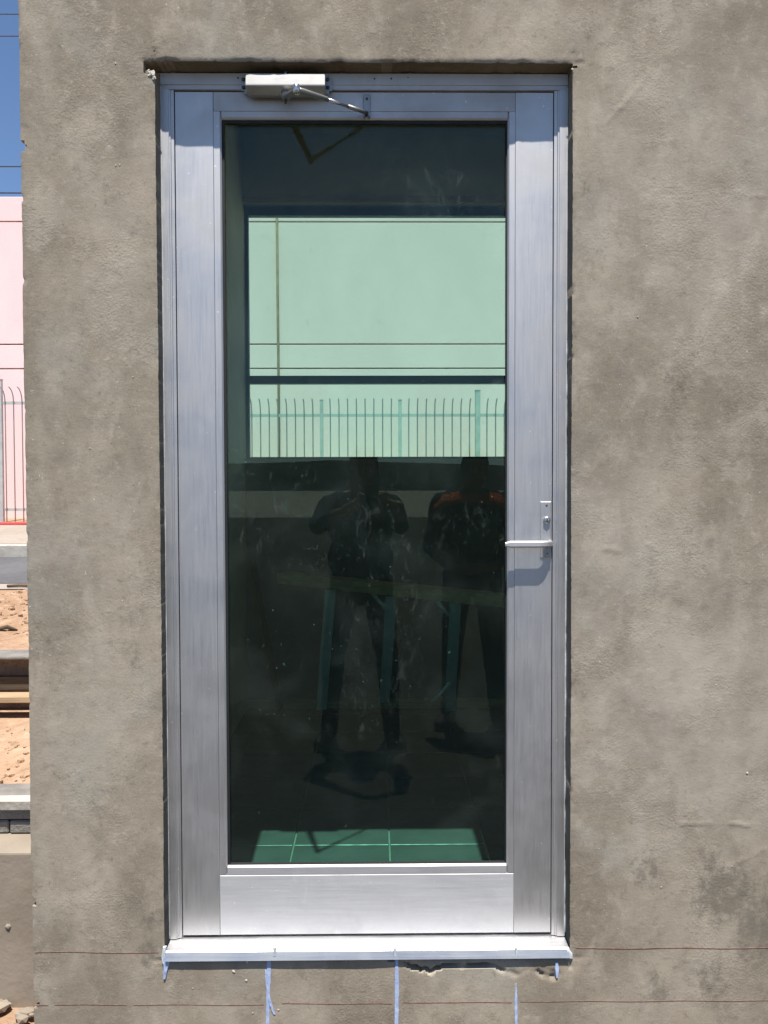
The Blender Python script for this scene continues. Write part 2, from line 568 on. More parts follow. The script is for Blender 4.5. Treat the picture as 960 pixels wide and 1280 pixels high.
# ------------------------------------------------------------------ levels
YW = 2.10                      # front of the cement wall
YJ = 2.150                     # face of the door frame
YL = 2.160                     # face of the door leaf
YG0, YG1 = 2.180, 2.186        # glass
FLOOR = at(460, 1169, YL).z    # indoor floor level
OX0 = at(199.5, 640, YW).x     # opening in the wall
OX1 = at(714.5, 640, YW).x
OZ1 = at(455, 77.5, YW).z
OZ0 = at(455, 1198.5, YW).z
WX0 = at(32, 640, YW).x        # outer corner of the wall
WX1 = 2.35
WZ1 = 3.55
YREAR = 4.43                   # inner face of the rear wall
IX0 = at(305, 400, YREAR).x    # inner face of the left wall
CEIL = at(450, 168, YREAR).z

# ------------------------------------------------------------------ ground
prof = [(-400, -0.012), (-60, -0.012), (-40, -0.012), (-10, -0.012), (2.0, -0.012), (2.28, -0.01), (2.42, 0.0), (2.46, 0.22),
        (3.35, 0.245), (4.5, 0.235), (4.70, 0.235), (4.72, 0.555), (4.9, 0.565), (6.75, 0.66), (6.95, 0.665), (9.3, 0.70),
        (9.55, 0.72), (11.8, 0.90), (12.1, 0.99), (13.3, 1.02), (60, 1.05), (400, 1.05)]
ys = []
for (a, _), (b, _) in zip(prof, prof[1:]):
    if 2.4 < a < 7 and b - a > 0.1:
        n = max(1, int((b - a) / 0.05))
        ys += [a + (b - a) * i / n for i in range(n)]
    else:
        ys.append(a)
ys.append(prof[-1][0])
ys = np.array(ys)
xs = np.concatenate([[-400, -60, -20, -8], np.arange(-5, -0.6, 0.05), [0, 1, 2, 4, 8, 20, 60, 400]])
pz = np.interp(ys, [p[0] for p in prof], [p[1] for p in prof])
GX, GY = np.meshgrid(xs, ys)
GZ = np.repeat(pz[:, None], len(xs), 1)
mask = ((GX > -5.0) & (GX < -0.55) & (((GY > 2.6) & (GY < 4.5)) | ((GY > 4.95) & (GY < 6.6)))).astype(float)
GZ = GZ + mask * (fbm(GX, GY, 3.0, 5, 3.0) * 0.075)
verts = np.stack([GX.ravel(), GY.ravel(), GZ.ravel()], 1)
nx = len(xs)
faces = [(j * nx + i, j * nx + i + 1, (j + 1) * nx + i + 1, (j + 1) * nx + i) for j in range(len(ys) - 1) for i in range(nx - 1)]
me = bpy.data.meshes.new('ground')
me.from_pydata(verts.tolist(), [], faces)
tag(link('ground', me, 'dirt'), kind='structure')


def sheet(name, x0, x1, pts, material):
    me = bpy.data.meshes.new(name)
    v = []
    for y, z in pts:
        v += [(x0, y, z), (x1, y, z)]
    me.from_pydata(v, [], [(2 * i, 2 * i + 1, 2 * i + 3, 2 * i + 2) for i in range(len(pts) - 1)])
    return tag(link(name, me, material), kind='structure')


sheet('yard', -160, 160, [(-37, 0.0), (2.04, 0.0)], 'yard')
sheet('sand_lot', -400, 400, [(-400, 0.004), (-37.0, 0.004)], 'lot')
sheet('gutter', -60, 60, [(6.72, 0.667), (7.02, 0.676)], 'pavement')
sheet('road', -160, 160, [(7.02, 0.680), (9.34, 0.716)], 'asphalt')
# pavement with a real kerb step
kb = box('kerb', -160, 160, 9.32, 9.50, 0.60, 0.850, 'concrete', bev=0.012)
tag(kb, kind='structure')
sheet('pavement', -160, 160, [(9.498, 0.852), (11.80, 0.965)], 'pavement')
rk = box('red_kerb', -60, 60, 11.78, 11.92, 0.80, 1.005, 'red_kerb', bev=0.015)
tag(rk, kind='structure')

# unseen dark ridge added behind the photographer to darken the mirrored horizon
hx = np.linspace(-1400, 1400, 141)
hy = np.linspace(-1000, -420, 15)
HX, HY = np.meshgrid(hx, hy)
t_ = (HY + 1000) / 580
HZ = np.sin(t_ * math.pi) ** 0.8 * (21 + fbm(HX, HY, 0.004, 5, 2.0) * 12) - 2
hv = np.stack([HX.ravel(), HY.ravel(), HZ.ravel()], 1)
me = bpy.data.meshes.new('added_hills')
me.from_pydata(hv.tolist(), [], [(j * 141 + i, j * 141 + i + 1, (j + 1) * 141 + i + 1, (j + 1) * 141 + i) for j in range(14) for i in range(140)])
tag(link('added_hills', me, ground_material('added_ridge_dark', (0.022, 0.027, 0.026), (0.034, 0.040, 0.038), (0.045, 0.05, 0.045), 0.02, 0.5, False)), kind='structure')

# ------------------------------------------------------------------ guardhouse
house = thing('small_building', (0.73, 3.3, 0), 'unpainted grey cement-rendered building with the glazed aluminium door in it', 'building')


def wall_relief(X, Z):
    return fbm(X, Z * 0.8, 2.2, 3, 2.0) * 0.007 + fbm(X, Z, 11, 3, 3.0) * 0.0014


def wall_y(x, z):
    return YW - float(wall_relief(np.array([x]), np.array([z]))[0])


def front_wall():
    st = 0.0055
    def lines(a, b, keys):
        ks = [a] + keys + [b]
        out = []
        for p, q in zip(ks, ks[1:]):
            n = max(1, int(round((q - p) / st)))
            out += [p + (q - p) * i / n for i in range(n)]
        return out + [b]
    xl = np.array(lines(WX0, 1.16, [OX0 - 0.028, OX0, OX1]) + [1.4, 1.8, WX1])
    zl = np.array([-0.15, 0.0] + lines(0.06, 2.80, [OZ0 - 0.05, OZ0, OZ1 - 0.024, OZ1]) + [3.1, WZ1])
    X, Z = np.meshgrid(xl, zl)
    X = X.copy(); Z = Z.copy()
    fall = lambda d, w: np.exp(-(d / w) ** 2)
    # ragged arrises of the opening and of the outer corner
    zin = ((Z > OZ0 - 0.03) & (Z < OZ1 + 0.03)).astype(float)
    xin = ((X > OX0 - 0.03) & (X < OX1 + 0.03)).astype(float)
    bite = lambda t, f, sd, th: np.maximum(fbm(t * 0, t, f, 3, sd) - th, 0)
    jl = fbm(Z * 0 + 3, Z, 5, 4, 1.0) * 0.0016 - bite(Z, 55, 5.0, 0.16) * 0.0035
    jr = fbm(Z * 0 + 3, Z, 5, 4, 7.0) * 0.0014 + bite(Z, 55, 8.0, 0.18) * 0.0035
    jt = fbm(X, X * 0, 6, 4, 2.0) * 0.002 + np.maximum(fbm(X, X * 0, 60, 4, 9.0) - 0.02, 0) * 0.010
    jb = fbm(X, X * 0 + 3, 6, 4, 4.0) * 0.006
    je = fbm(Z * 0 + 9, Z, 4, 5, 11.0) * 0.003 + bite(Z, 34, 13.0, 0.40) * 0.016
    DX = jl * fall(X - OX0, 0.012) * zin + jr * fall(X - OX1, 0.012) * zin + je * fall(X - WX0, 0.018)
    DZ = jt * fall(Z - OZ1, 0.015) * xin + jb * fall(Z - OZ0, 0.03) * xin
    Y = np.full_like(X, YW)
    Y += -wall_relief(X, Z)
    # worn, rounded arrises
    dl = np.where(zin > 0, np.abs(X - OX0), 9); dr = np.where(zin > 0, np.abs(X - OX1), 9)
    dt = np.where(xin > 0, np.abs(Z - OZ1), 9); db = np.where(xin > 0, np.abs(Z - OZ0), 9)
    de = np.abs(X - WX0)
    d = np.minimum.reduce([dl, dr, dt, db, de])
    Y += (0.0022 + 0.003 * np.clip(fbm(X, Z, 30, 3, 51.0) * 2, 0, 1)) * np.clip(1 - d / 0.009, 0, 1) ** 2
    # raised flakes and dabs of render: pixel a -> pixel b, height
    for (ax, ay, bx, by, h, w) in ((852, 1031, 888, 1030, 0.004, 0.004), (912, 1030, 938, 1032, 0.005, 0.004), (905, 1085, 935, 1072, 0.0025, 0.003),
                                   (812, 92, 776, 135, 0.003, 0.007), (776, 135, 758, 155, 0.0025, 0.006), (806, 680, 826, 690, 0.003, 0.003), (858, 690, 878, 689, 0.002, 0.003),
                                   (755, 685, 775, 690, 0.003, 0.006), (110, 475, 118, 505, 0.002, 0.006), (955, 1060, 945, 1068, 0.003, 0.003), (560, 1206, 590, 1206, 0.002, 0.002),
                                   (938, 245, 955, 246, 0.003, 0.003), (795, 568, 803, 582, 0.003, 0.003), (95, 600, 100, 615, 0.002, 0.004), (855, 1200, 870, 1200, 0.003, 0.003)):
        A = at(ax, ay, YW); B = at(bx, by, YW)
        ex, ez = B.x - A.x, B.z - A.z
        L2 = ex * ex + ez * ez
        t = np.clip(((X - A.x) * ex + (Z - A.z) * ez) / L2, 0, 1)
        dd = np.hypot(X - A.x - t * ex, Z - A.z - t * ez + fbm(X, Z, 60, 2, 1.0) * 0.008)
        Y -= 0.38 * h * np.exp(-(dd / w) ** 2)
    # cracked render under the threshold
    pa, pb = at(500, 1195, YW).x, at(709, 1195, YW).x
    ramp = np.clip((X - pa) / 0.04, 0, 1) * np.clip((pb - X) / 0.02, 0, 1)
    cz = OZ0 - 0.004 - (0.016 + 0.036 * np.clip(fbm(X, X * 0, 9, 5, 31.0) * 1.3 + 0.2, 0, 1)) * ramp
    gap = np.exp(-(np.abs(Z - cz) / 0.0042) ** 4) * (X > pa - 0.03) * (X < pb)
    Y += 0.03 * gap * np.clip(0.75 + fbm(X, X * 0, 14, 3, 41.0) * 2.2, 0, 1)
    Y += 0.003 * ((Z > cz) & (Z < OZ0 + 0.001)) * ramp * np.clip(0.5 + fbm(X, Z, 40, 3, 43.0) * 2, 0, 1.4)
    X += DX; Z += DZ
    nxl, nzl = len(xl), len(zl)
    xc = (xl[:-1] + xl[1:]) / 2; zc = (zl[:-1] + zl[1:]) / 2
    XC, ZC = np.meshgrid(xc, zc)
    hole = (XC > OX0) & (XC < OX1) & (ZC > OZ0) & (ZC < OZ1)
    # broken-out corner at the upper left of the opening
    nt = fbm(XC, ZC, 70, 3, 21.0) * 0.016
    hole |= (XC > OX0 - 0.025 + nt) & (XC <= OX0) & (ZC > OZ1 - 0.024 + nt * 0.5) & (ZC < OZ1 - 0.002)
    hole |= (XC > OX1) & (XC < OX1 + 0.010) & (ZC > OZ1 - 0.012 + nt) & (ZC < OZ1 - 0.003)
    # broken render under the threshold
    bl = 0.006 + 0.026 * np.clip(fbm(XC, XC * 0, 9, 4, 31.0) * 1.6 + 0.25, 0, 1)
    pc, pd = at(240, 1195, YW).x, at(300, 1195, YW).x
    hole |= (XC > pc) & (XC < pd) & (ZC < OZ0) & (ZC > OZ0 - bl * 0.3)
    # nicks along the outer corner
    for py in (182, 1128, 1255):
        q = at(30, py, YW)
        hole |= ((XC - WX0) / 0.014) ** 2 + ((ZC - q.z) / 0.014) ** 2 < 1 + nt * 40
    idx = np.arange(nxl * nzl).reshape(nzl, nxl)
    keep = ~hole
    q = np.stack([idx[:-1, :-1][keep], idx[:-1, 1:][keep], idx[1:, 1:][keep], idx[1:, :-1][keep]], 1)
    v = np.stack([X.ravel(), Y.ravel(), Z.ravel()], 1)
    # pull the boundary edges back into the wall
    e = np.concatenate([q[:, [0, 1]], q[:, [1, 2]], q[:, [2, 3]], q[:, [3, 0]]])
    key = np.sort(e, 1)
    code = key[:, 0].astype(np.int64) * (nxl * nzl) + key[:, 1]
    u, first, cnt = np.unique(code, return_index=True, return_counts=True)
    be = e[first[cnt == 1]]
    bv = np.unique(be)
    mp = {int(a): len(v) + i for i, a in enumerate(bv)}
    back = v[bv].copy()
    # deep broken places only go a few cm back, the opening and the outer sides go through
    back[:, 1] = YW + 0.19
    v2 = np.concatenate([v, back])
    q2 = [(int(a), mp[int(a)], mp[int(b)], int(b)) for a, b in be]
    me = bpy.data.meshes.new('front_wall')
    me.from_pydata(v2.tolist(), [], [tuple(int(c) for c in f) for f in q] + q2)
    for p in me.polygons:
        p.use_smooth = True
    me.validate()
    # drop unused vertices
    bm = bmesh.new(); bm.from_mesh(me)
    bmesh.ops.delete(bm, geom=[w for w in bm.verts if not w.link_faces], context='VERTS')
    ed = [w for w in bm.edges if len(w.link_faces) == 2 and w.calc_face_angle(0) > 0.9]
    for w in ed: w.smooth = False
    bm.to_mesh(me); bm.free()
    return link('front_wall', me, 'stucco', house)


front_wall()
# inner backing of the front wall (closes the broken places)
box('lining_wall', WX0 + 0.012, OX0 - 0.004, YW + 0.06, YW + 0.188, -0.1, WZ1 - 0.02, 'plaster', house)
box('lining_wall', OX1 + 0.004, WX1 - 0.012, YW + 0.06, YW + 0.188, -0.1, WZ1 - 0.02, 'plaster', house)
box('lining_wall', OX0 - 0.0035, OX1 + 0.0035, YW + 0.06, YW + 0.187, OZ1 + 0.003, WZ1 - 0.021, 'plaster', house)
box('lining_wall', OX0 - 0.0035, OX1 + 0.0035, YW + 0.03, YW + 0.187, -0.1, OZ0 - 0.006, 'foam', house)
box('side_wall', WX0 + 0.004, IX0, YW + 0.192, YREAR + 0.19, -0.15, WZ1 - 0.001, 'plaster', house)
box('side_wall', WX1 - 0.19, WX1 - 0.004, YW + 0.192, YREAR + 0.19, -0.15, WZ1 - 0.001, 'plaster', house)
# rear wall round the window
wz0 = at(450, 573.5, YREAR).z
wz1 = at(450, 270, YREAR + 0.19).z
wxa, wxb = IX0 + 0.003, 1.55
box('rear_wall', IX0 + 0.001, WX1 - 0.191, YREAR, YREAR + 0.19, -0.15, wz0, 'lower_wall', house)
box('rear_wall', IX0 + 0.001, WX1 - 0.191, YREAR, YREAR + 0.19, wz1, WZ1 - 0.002, 'plaster', house)
box('rear_wall', wxb, WX1 - 0.191, YREAR + 0.001, YREAR + 0.189, wz0 + 0.001, wz1 - 0.001, 'plaster', house)
box('ceiling', IX0 + 0.002, WX1 - 0.192, YW + 0.193, YREAR - 0.001, CEIL, WZ1 - 0.003, 'plaster', house)
box('roof', WX0 - 0.05, WX1 + 0.05, YW - 0.04, YREAR + 0.25, WZ1 + 0.002, WZ1 + 0.14, 'concrete', house, 0.01)
# rear window
win = box('window', wxa, wxb, YREAR + 0.05, YREAR + 0.056, wz0 + 0.002, wz1 - 0.002, 'window_glass', house)
fz = at(450, 272.5, YREAR + 0.075).z
box('window_frame', wxa, wxb, YREAR + 0.035, YREAR + 0.075, fz, wz1 - 0.001, 'bronze', win)
box('window_frame', wxa, wxb, YREAR + 0.036, YREAR + 0.074, wz0 + 0.0005, wz0 + 0.012, 'bronze', win)
box('window_frame', wxa, wxa + 0.016, YREAR + 0.037, YREAR + 0.073, wz0 + 0.012, fz, 'bronze', win)
box('window_frame', wxb - 0.03, wxb, YREAR + 0.037, YREAR + 0.073, wz0 + 0.012, fz, 'bronze', win)
mz0, mz1 = at(450, 480, YREAR + 0.05).z, at(450, 470, YREAR + 0.05).z
box('window_bar', wxa + 0.016, wxb - 0.03, YREAR + 0.034, YREAR + 0.076, mz0, mz1, 'bronze', win)
lz0 = wz1 + 0.002
lz1 = lz0 + 0.035
box('window_trim', wxa, 1.6, YREAR - 0.018, YREAR - 0.001, lz0, lz1, 'plywood', win)
# floor and its tiles
flo = box('floor', IX0 + 0.0015, WX1 - 0.1915, YW + 0.1, YREAR - 0.002, -0.1, FLOOR - 0.006, 'grout', house)
TS = 0.3128
g0 = on_z(367, 1057, FLOOR); g1 = on_z(487, 1057, FLOOR)
TS = g1.x - g0.x
tile_me = None
ylo, yhi, xlo, xhi = YW + 0.105, YREAR - 0.004, IX0 + 0.002, WX1 - 0.193
i0 = math.floor((xlo - g0.x) / TS); i1 = math.ceil((xhi - g0.x) / TS)
j0 = math.floor((ylo - g0.y) / TS); j1 = math.ceil((yhi - g0.y) / TS)
for j in range(j0, j1):
    for i in range(i0, i1):
        a, b = g0.x + i * TS + 0.003, g0.x + (i + 1) * TS - 0.003
        c, d = g0.y + j * TS + 0.003, g0.y + (j + 1) * TS - 0.003
        a, b, c, d = max(a, xlo), min(b, xhi), max(c, ylo), min(d, yhi)
        if b - a < 0.01 or d - c < 0.01:
            continue
        full = abs(b - a - TS + 0.006) < 1e-6 and abs(d - c - TS + 0.006) < 1e-6
        if full and tile_me is not None:
            o = bpy.data.objects.new('floor_tile', tile_me); C.objects.link(o); o.parent = flo
            o.location = Vector((a, c, 0)) - parent_world(flo)
        else:
            bm = bmesh.new()
            add_box(bm, 0, b - a, 0, d - c, FLOOR - 0.012, FLOOR, 0.0015)
            m_ = from_bm(bm, 'floor_tile')
            o = link('floor_tile', m_, 'tile', flo)
            o.location = Vector((a, c, 0)) - parent_world(flo)
            if full: tile_me = m_

# marks on the wall: chalk lines, dabs of filler, chips
def chalk(x0, x1, py, h):
    bm = bmesh.new()
    prev = None
    n = int((x1 - x0) / 8)
    for i in range(n + 1):
        px = x0 + (x1 - x0) * i / n
        p = at(px, py + 0.4 * math.sin(px * 0.05), YW)
        yy = wall_y(p.x, p.z) - 0.0042
        hh = h * (0.75 + 0.5 * random.random())
        ring = [bm.verts.new((p.x, yy + 0.006, p.z - hh)), bm.verts.new((p.x, yy + 0.0035, p.z - hh * 0.6)), bm.verts.new((p.x, yy + 0.0035, p.z + hh * 0.6)), bm.verts.new((p.x, yy + 0.006, p.z + hh))]
        if prev and random.random() > 0.012:
            for k in range(4):
                bm.faces.new((prev[k], ring[k], ring[(k + 1) % 4], prev[(k + 1) % 4]))
        prev = ring
    link('chalk_line', from_bm(bm, 'chalk_line'), 'chalk_red', house)


chalk(44, 198, 1190.5, 0.0014)
chalk(720, 962, 1185, 0.0017)
chalk(44, 330, 1256, 0.001)
chalk(352, 490, 1254.5, 0.001)
chalk(504, 640, 1252.5, 0.001)
chalk(650, 962, 1251, 0.001)


def dab(name, pts, width, material, th=0.004, parent=house, y=YW):
    """pts in pixels (x, y, width factor); a smeared ribbon of filler on the wall"""
    bm = bmesh.new()
    prev = None
    P = []
    for (ax, ay, aw), (bx, by, bw) in zip(pts, pts[1:]):
        n = max(2, int(abs(by - ay) / 4))
        P += [(ax + (bx - ax) * i / n, ay + (by - ay) * i / n, aw + (bw - aw) * i / n) for i in range(n)]
    P.append(pts[-1])
    for (px, py, w) in P:
        c = at(px + random.uniform(-0.25, 0.25), py, y)
        ww = width * w * random.uniform(0.88, 1.12) + 0.0008
        yy = y - 0.003
        if y == YW:
            yy = wall_y(c.x, c.z)
        ring = [bm.verts.new((c.x - ww, yy + 0.004, c.z)), bm.verts.new((c.x - ww * 0.7, yy - th, c.z)),
                bm.verts.new((c.x + ww * 0.7, yy - th * random.uniform(0.6, 1), c.z)), bm.verts.new((c.x + ww, yy + 0.004, c.z))]
        if prev:
            for k in range(4):
                bm.faces.new((prev[k], ring[k], ring[(k + 1) % 4], prev[(k + 1) % 4]))
        else:
            bm.faces.new(ring)
        prev = ring
    bm.faces.new(prev[::-1])
    return link(name, from_bm(bm, name), material, parent)


dab('filler_mark', [(336.5, 1199, 0.8), (336, 1215, 1.0), (335, 1245, 0.8), (334.5, 1285, 0.8)], 0.0068, 'chalk_blue', 0.0010)
dab('filler_mark', [(332, 1212, 0.2), (333.5, 1230, 0.5), (338, 1255, 0.6), (343, 1268, 0.4)], 0.006, 'chalk_blue', 0.0018)
dab('filler_mark', [(496, 1198, 0.7), (496, 1240, 1.0), (495.5, 1285, 0.9)], 0.0062, 'chalk_blue', 0.0010)
dab('filler_mark', [(645, 1229, 0.15), (645, 1250, 0.9), (645, 1285, 0.8)], 0.0045, 'chalk_blue', 0.0010)
dab('filler_mark', [(696, 1202, 0.5), (696, 1210, 1.0), (696, 1221, 0.3)], 0.0065, 'chalk_blue', 0.003)
dab('filler_mark', [(208.5, 1196, 1.4), (208, 1206, 1.0), (206, 1223, 0.4)], 0.0072, 'chalk_blue', 0.004)
dab('filler_mark', [(206, 1183, 0.5), (204.5, 1194, 0.8), (206, 1204, 0.6)], 0.0072, 'sealant', 0.004)
dab('filler_mark', [(709, 1186, 0.5), (712, 1192, 0.9), (714, 1197, 0.6)], 0.0075, 'sealant', 0.004)
for (px, py, w) in ((292, 1214, 0.004), (308, 1225, 0.0028), (316, 1266, 0.0022), (348, 1262, 0.003), (241, 1235, 0.0018), (190, 93, 0.009), (186, 90, 0.006), (193, 98, 0.005),
                    (716, 86, 0.003), (309, 1202, 0.004), (826, 1108, 0.002), (915, 1083, 0.002), (145, 80, 0.002), (150, 206, 0.002), (145, 207, 0.002), (166, 471, 0.0018), (112, 560, 0.0018),
                    (934, 966, 0.003), (797, 396, 0.0018), (891, 429, 0.0015)):
    bm = bmesh.new()
    bmesh.ops.create_icosphere(bm, subdivisions=2, radius=w)
    for v in bm.verts:
        v.co *= random.uniform(0.45, 1.25)
        v.co.y *= 0.3
        v.co.x *= 1.0 + 0.5 * ((px * 7) % 3 - 1) * 0.6
    c = at(px, py, YW)
    yy = wall_y(c.x, c.z)
    for v in bm.verts:
        v.co += Vector((c.x, yy - 0.001, c.z))
    link('plaster_chip', from_bm(bm, 'plaster_chip'), 'plaster_chip', house)

# ------------------------------------------------------------------ door frame
XL = lambda px, Y=YL: at(px, 640, Y).x
fr = thing('door_frame', (XL(455), YL, OZ0), 'satin aluminium door frame set into the cement wall opening', 'door frame')
jz0, jz1 = at(455, 1172, YJ).z, at(455, 92, YJ).z
hz0 = at(455, 111.8, YJ).z
lx0, lx1 = at(205.5, 640, YJ).x, at(215.5, 640, YJ).x      # outer flange of the left jamb
lx2 = XL(223.2)                                            # where the leaf starts
rx0, rx1 = at(698, 640, YJ).x, at(708, 640, YJ).x
rx2 = XL(690.2)
YB = 2.26
vprism('jamb', [(lx0, YB), (lx0, YJ), (lx1, YJ), (lx1, YJ + 0.0035), (lx1 + 0.004, YJ + 0.0035), (lx1 + 0.0055, YJ + 0.006), (lx2 - 0.001, YJ + 0.006), (lx2 - 0.001, YB)], jz0, hz0, 'alu', fr)
vprism('jamb', [(rx1, YB), (rx1, YJ), (rx0, YJ), (rx0, YJ + 0.0035), (rx0 - 0.004, YJ + 0.0035), (rx0 - 0.0055, YJ + 0.006), (rx2 + 0.001, YJ + 0.006), (rx2 + 0.001, YB)], jz0, hz0, 'alu', fr)
hd = prism('header', [(YB, jz1), (YJ, jz1), (YJ, hz0 + 0.012), (YJ + 0.003, hz0 + 0.011), (YJ + 0.003, hz0 + 0.0008), (YB, hz0 + 0.0008)], lx0, rx1, 'alu_h', fr)
for (px, py, r) in ((468, 98.5, 0.0022), (489, 98.3, 0.0022), (297.5, 97.5, 0.0025), (510, 97, 0.0015)):
    c = at(px, py, YJ)
    disc('screw_hole', (c.x, c.z), r, YJ - 0.0006, YJ + 0.004, 'gasket', hd, 10)
# threshold: top at floor level, nose flush with the wall
tz = at(455, 1170.5, YL).z
ty = YW - 0.002
thr = prism('threshold', [(YB, tz), (YL + 0.004, tz), (ty + 0.004, tz - 0.001), (ty, tz - 0.004), (ty - 0.007, tz - 0.0235), (ty + 0.006, tz - 0.0235), (ty + 0.006, tz - 0.008), (YB, tz - 0.008)],
            at(207, 1186, YW).x, at(711, 1186, YW).x, 'alu_bright', fr)
prism('weep_strip', [(ty + 0.012, tz - 0.0085), (ty + 0.012, tz - 0.029), (ty + 0.02, tz - 0.029), (ty + 0.02, tz - 0.0085)], at(210, 1186, YW).x, at(709, 1186, YW).x, simple('rust_red_primer', (0.12, 0.04, 0.03), (0.08, 0.03, 0.02), 20, 0.9), fr)
for px in (343, 494, 645.5):
    dab('filler_mark', [(px, 1184, 0.9), (px + 0.5, 1194, 1.0)], 0.0036, 'sealant', 0.002, fr, ty)
# joint filler in the gap between frame and wall, with a ragged bead of sealant on the frame edge
box('joint_filler', OX0 - 0.012, lx0 - 0.0005, YJ + 0.02, YJ + 0.09, OZ0, OZ1 + 0.01, 'foam', fr)
box('joint_filler', rx1 + 0.0005, OX1 + 0.012, YJ + 0.02, YJ + 0.09, OZ0, OZ1 + 0.01, 'foam', fr)
box('joint_filler', lx0, rx1, YJ + 0.02, YJ + 0.09, jz1 + 0.0005, OZ1 + 0.012, 'foam', fr)


def bead(x, z0, z1, w, seed):
    bm = bmesh.new()
    prev = None
    n = int((z1 - z0) / 0.006)
    for i in range(n + 1):
        z = z0 + (z1 - z0) * i / n
        k = float(fbm(np.array([seed]), np.array([z]), 22, 4, seed)[0])
        k2 = float(fbm(np.array([seed]), np.array([z]), 4, 3, seed + 3)[0])
        ww = w * max(0.12, 0.45 + 1.6 * k2 + 0.9 * k)
        s = 1 if seed < 5 else -1
        ring = [bm.verts.new((x + s * 0.003, YJ + 0.001, z)), bm.verts.new((x + s * 0.002, YJ - 0.0006 - 0.001 * max(0, k), z)),
                bm.verts.new((x - s * ww, YJ + 0.003, z)), bm.verts.new((x - s * ww * 0.8, YJ + 0.022, z))]
        if prev:
            for q in range(4):
                bm.faces.new((prev[q], ring[q], ring[(q + 1) % 4], prev[(q + 1) % 4]))
        prev = ring
    link('sealant_bead', from_bm(bm, 'sealant_bead', True), 'sealant', fr)


bead(lx0, jz0 + 0.01, hz0 + 0.005, 0.0035, 2.0)
bead(rx1, jz0 + 0.01, hz0 + 0.005, 0.0055, 8.0)

# ------------------------------------------------------------------ door leaf
leaf = thing('glazed_door', (XL(455), YL + 0.02, at(455, 1168, YL).z), 'closed aluminium door with one tall green-tinted glass pane', 'door')
z_bot = at(455, 1167.3, YL).z
z_top = hz0 - 0.002
s_l0, s_l1, g_l = lx2 + 0.0006, XL(270.6), XL(280.3)
s_r1, s_r0, g_r = rx2 - 0.0006, XL(643.3), XL(634.2)
z_rail_t = at(455, 139, YL).z
z_stop_t = at(455, 148.6, YL).z
z_rail_b = at(455, 1093.5, YL).z
z_stop_b = at(455, 1082, YL).z
YD = 2.205
box('stile', s_l0, s_l1, YL, YD, z_bot, z_top, 'alu', leaf, 0.0009)
box('stile', s_r0, s_r1, YL, YD, z_bot, z_top, 'alu', leaf, 0.0009)
box('top_rail', s_l1 + 0.0006, s_r0 - 0.0006, YL + 0.0006, YD - 0.001, z_rail_t, z_top, 'alu_h', leaf, 0.0008)
box('bottom_rail', s_l1 + 0.0006, s_r0 - 0.0006, YL + 0.0006, YD - 0.001, z_bot, z_rail_b, 'alu_rail_lit', leaf, 0.0008)
# glazing stops, bevelled towards the pane
vprism('glazing_stop', [(s_l1 + 0.0006, YG0), (s_l1 + 0.0006, YL + 0.0014), (g_l - 0.004, YL + 0.0018), (g_l, YL + 0.006), (g_l, YG0)], z_rail_b + 0.0004, z_rail_t - 0.0004, 'alu', leaf)
vprism('glazing_stop', [(s_r0 - 0.0006, YG0), (s_r0 - 0.0006, YL + 0.0014), (g_r + 0.004, YL + 0.0018), (g_r, YL + 0.006), (g_r, YG0)], z_rail_b + 0.0004, z_rail_t - 0.0004, 'alu', leaf)
prism('glazing_stop', [(YG0, z_rail_t - 0.0006), (YL + 0.0016, z_rail_t - 0.0006), (YL + 0.002, z_stop_t + 0.004), (YL + 0.006, z_stop_t), (YG0, z_stop_t)], g_l + 0.0006, g_r - 0.0006, 'alu_h', leaf)
prism('glazing_stop', [(YG0, z_rail_b + 0.0006), (YL + 0.0016, z_rail_b + 0.0006), (YL + 0.002, z_stop_b - 0.004), (YL + 0.008, z_stop_b), (YG0, z_stop_b)], g_l + 0.0006, g_r - 0.0006, 'alu_h', leaf)
gw = 0.0062
yg = YL + 0.010
box('gasket', g_l + 0.0002, g_l + gw, yg, YG0 - 0.0003, z_stop_b + 0.0003, z_stop_t - 0.0003, 'gasket', leaf)
box('gasket', g_r - gw * 0.6, g_r - 0.0002, yg, YG0 - 0.0003, z_stop_b + 0.0003, z_stop_t - 0.0003, 'gasket', leaf)
box('gasket', g_l + gw, g_r - gw * 0.6, yg, YG0 - 0.0003, z_stop_t - gw * 1.2, z_stop_t - 0.0004, 'gasket', leaf)
box('gasket', g_l + gw, g_r - gw * 0.6, yg, YG0 - 0.0003, z_stop_b + 0.0004, z_stop_b + gw * 0.35, 'gasket', leaf)
box('glass_pane', g_l - 0.004, g_r + 0.004, YG0, YG1, z_stop_b - 0.004, z_stop_t + 0.004, 'glass', leaf)
# lock plate with its cylinder
p0, p1 = at(675.3, 627, YL), at(688.3, 697, YL)
lp = box('lock_plate', p0.x, p1.x, YL - 0.0028, YL + 0.001, p1.z, p0.z, 'alu', leaf, 0.001)
cy = at(683, 650, YL)
disc('lock_cylinder', (cy.x, cy.z), 0.0088, YL - 0.009, YL, 'steel', lp, 20, 0.0015)
box('key_slot', cy.x - 0.0009, cy.x + 0.0009, YL - 0.0118, YL - 0.009, cy.z - 0.005, cy.z + 0.004, 'gasket', lp)
sc = at(683, 631.5, YL)
disc('screw', (sc.x, sc.z), 0.0026, YL - 0.0036, YL, 'steel_dark', lp, 10, 0.0006)
sc = at(683, 692, YL)
disc('screw', (sc.x, sc.z), 0.0022, YL - 0.0036, YL, 'steel_dark', lp, 10, 0.0006)
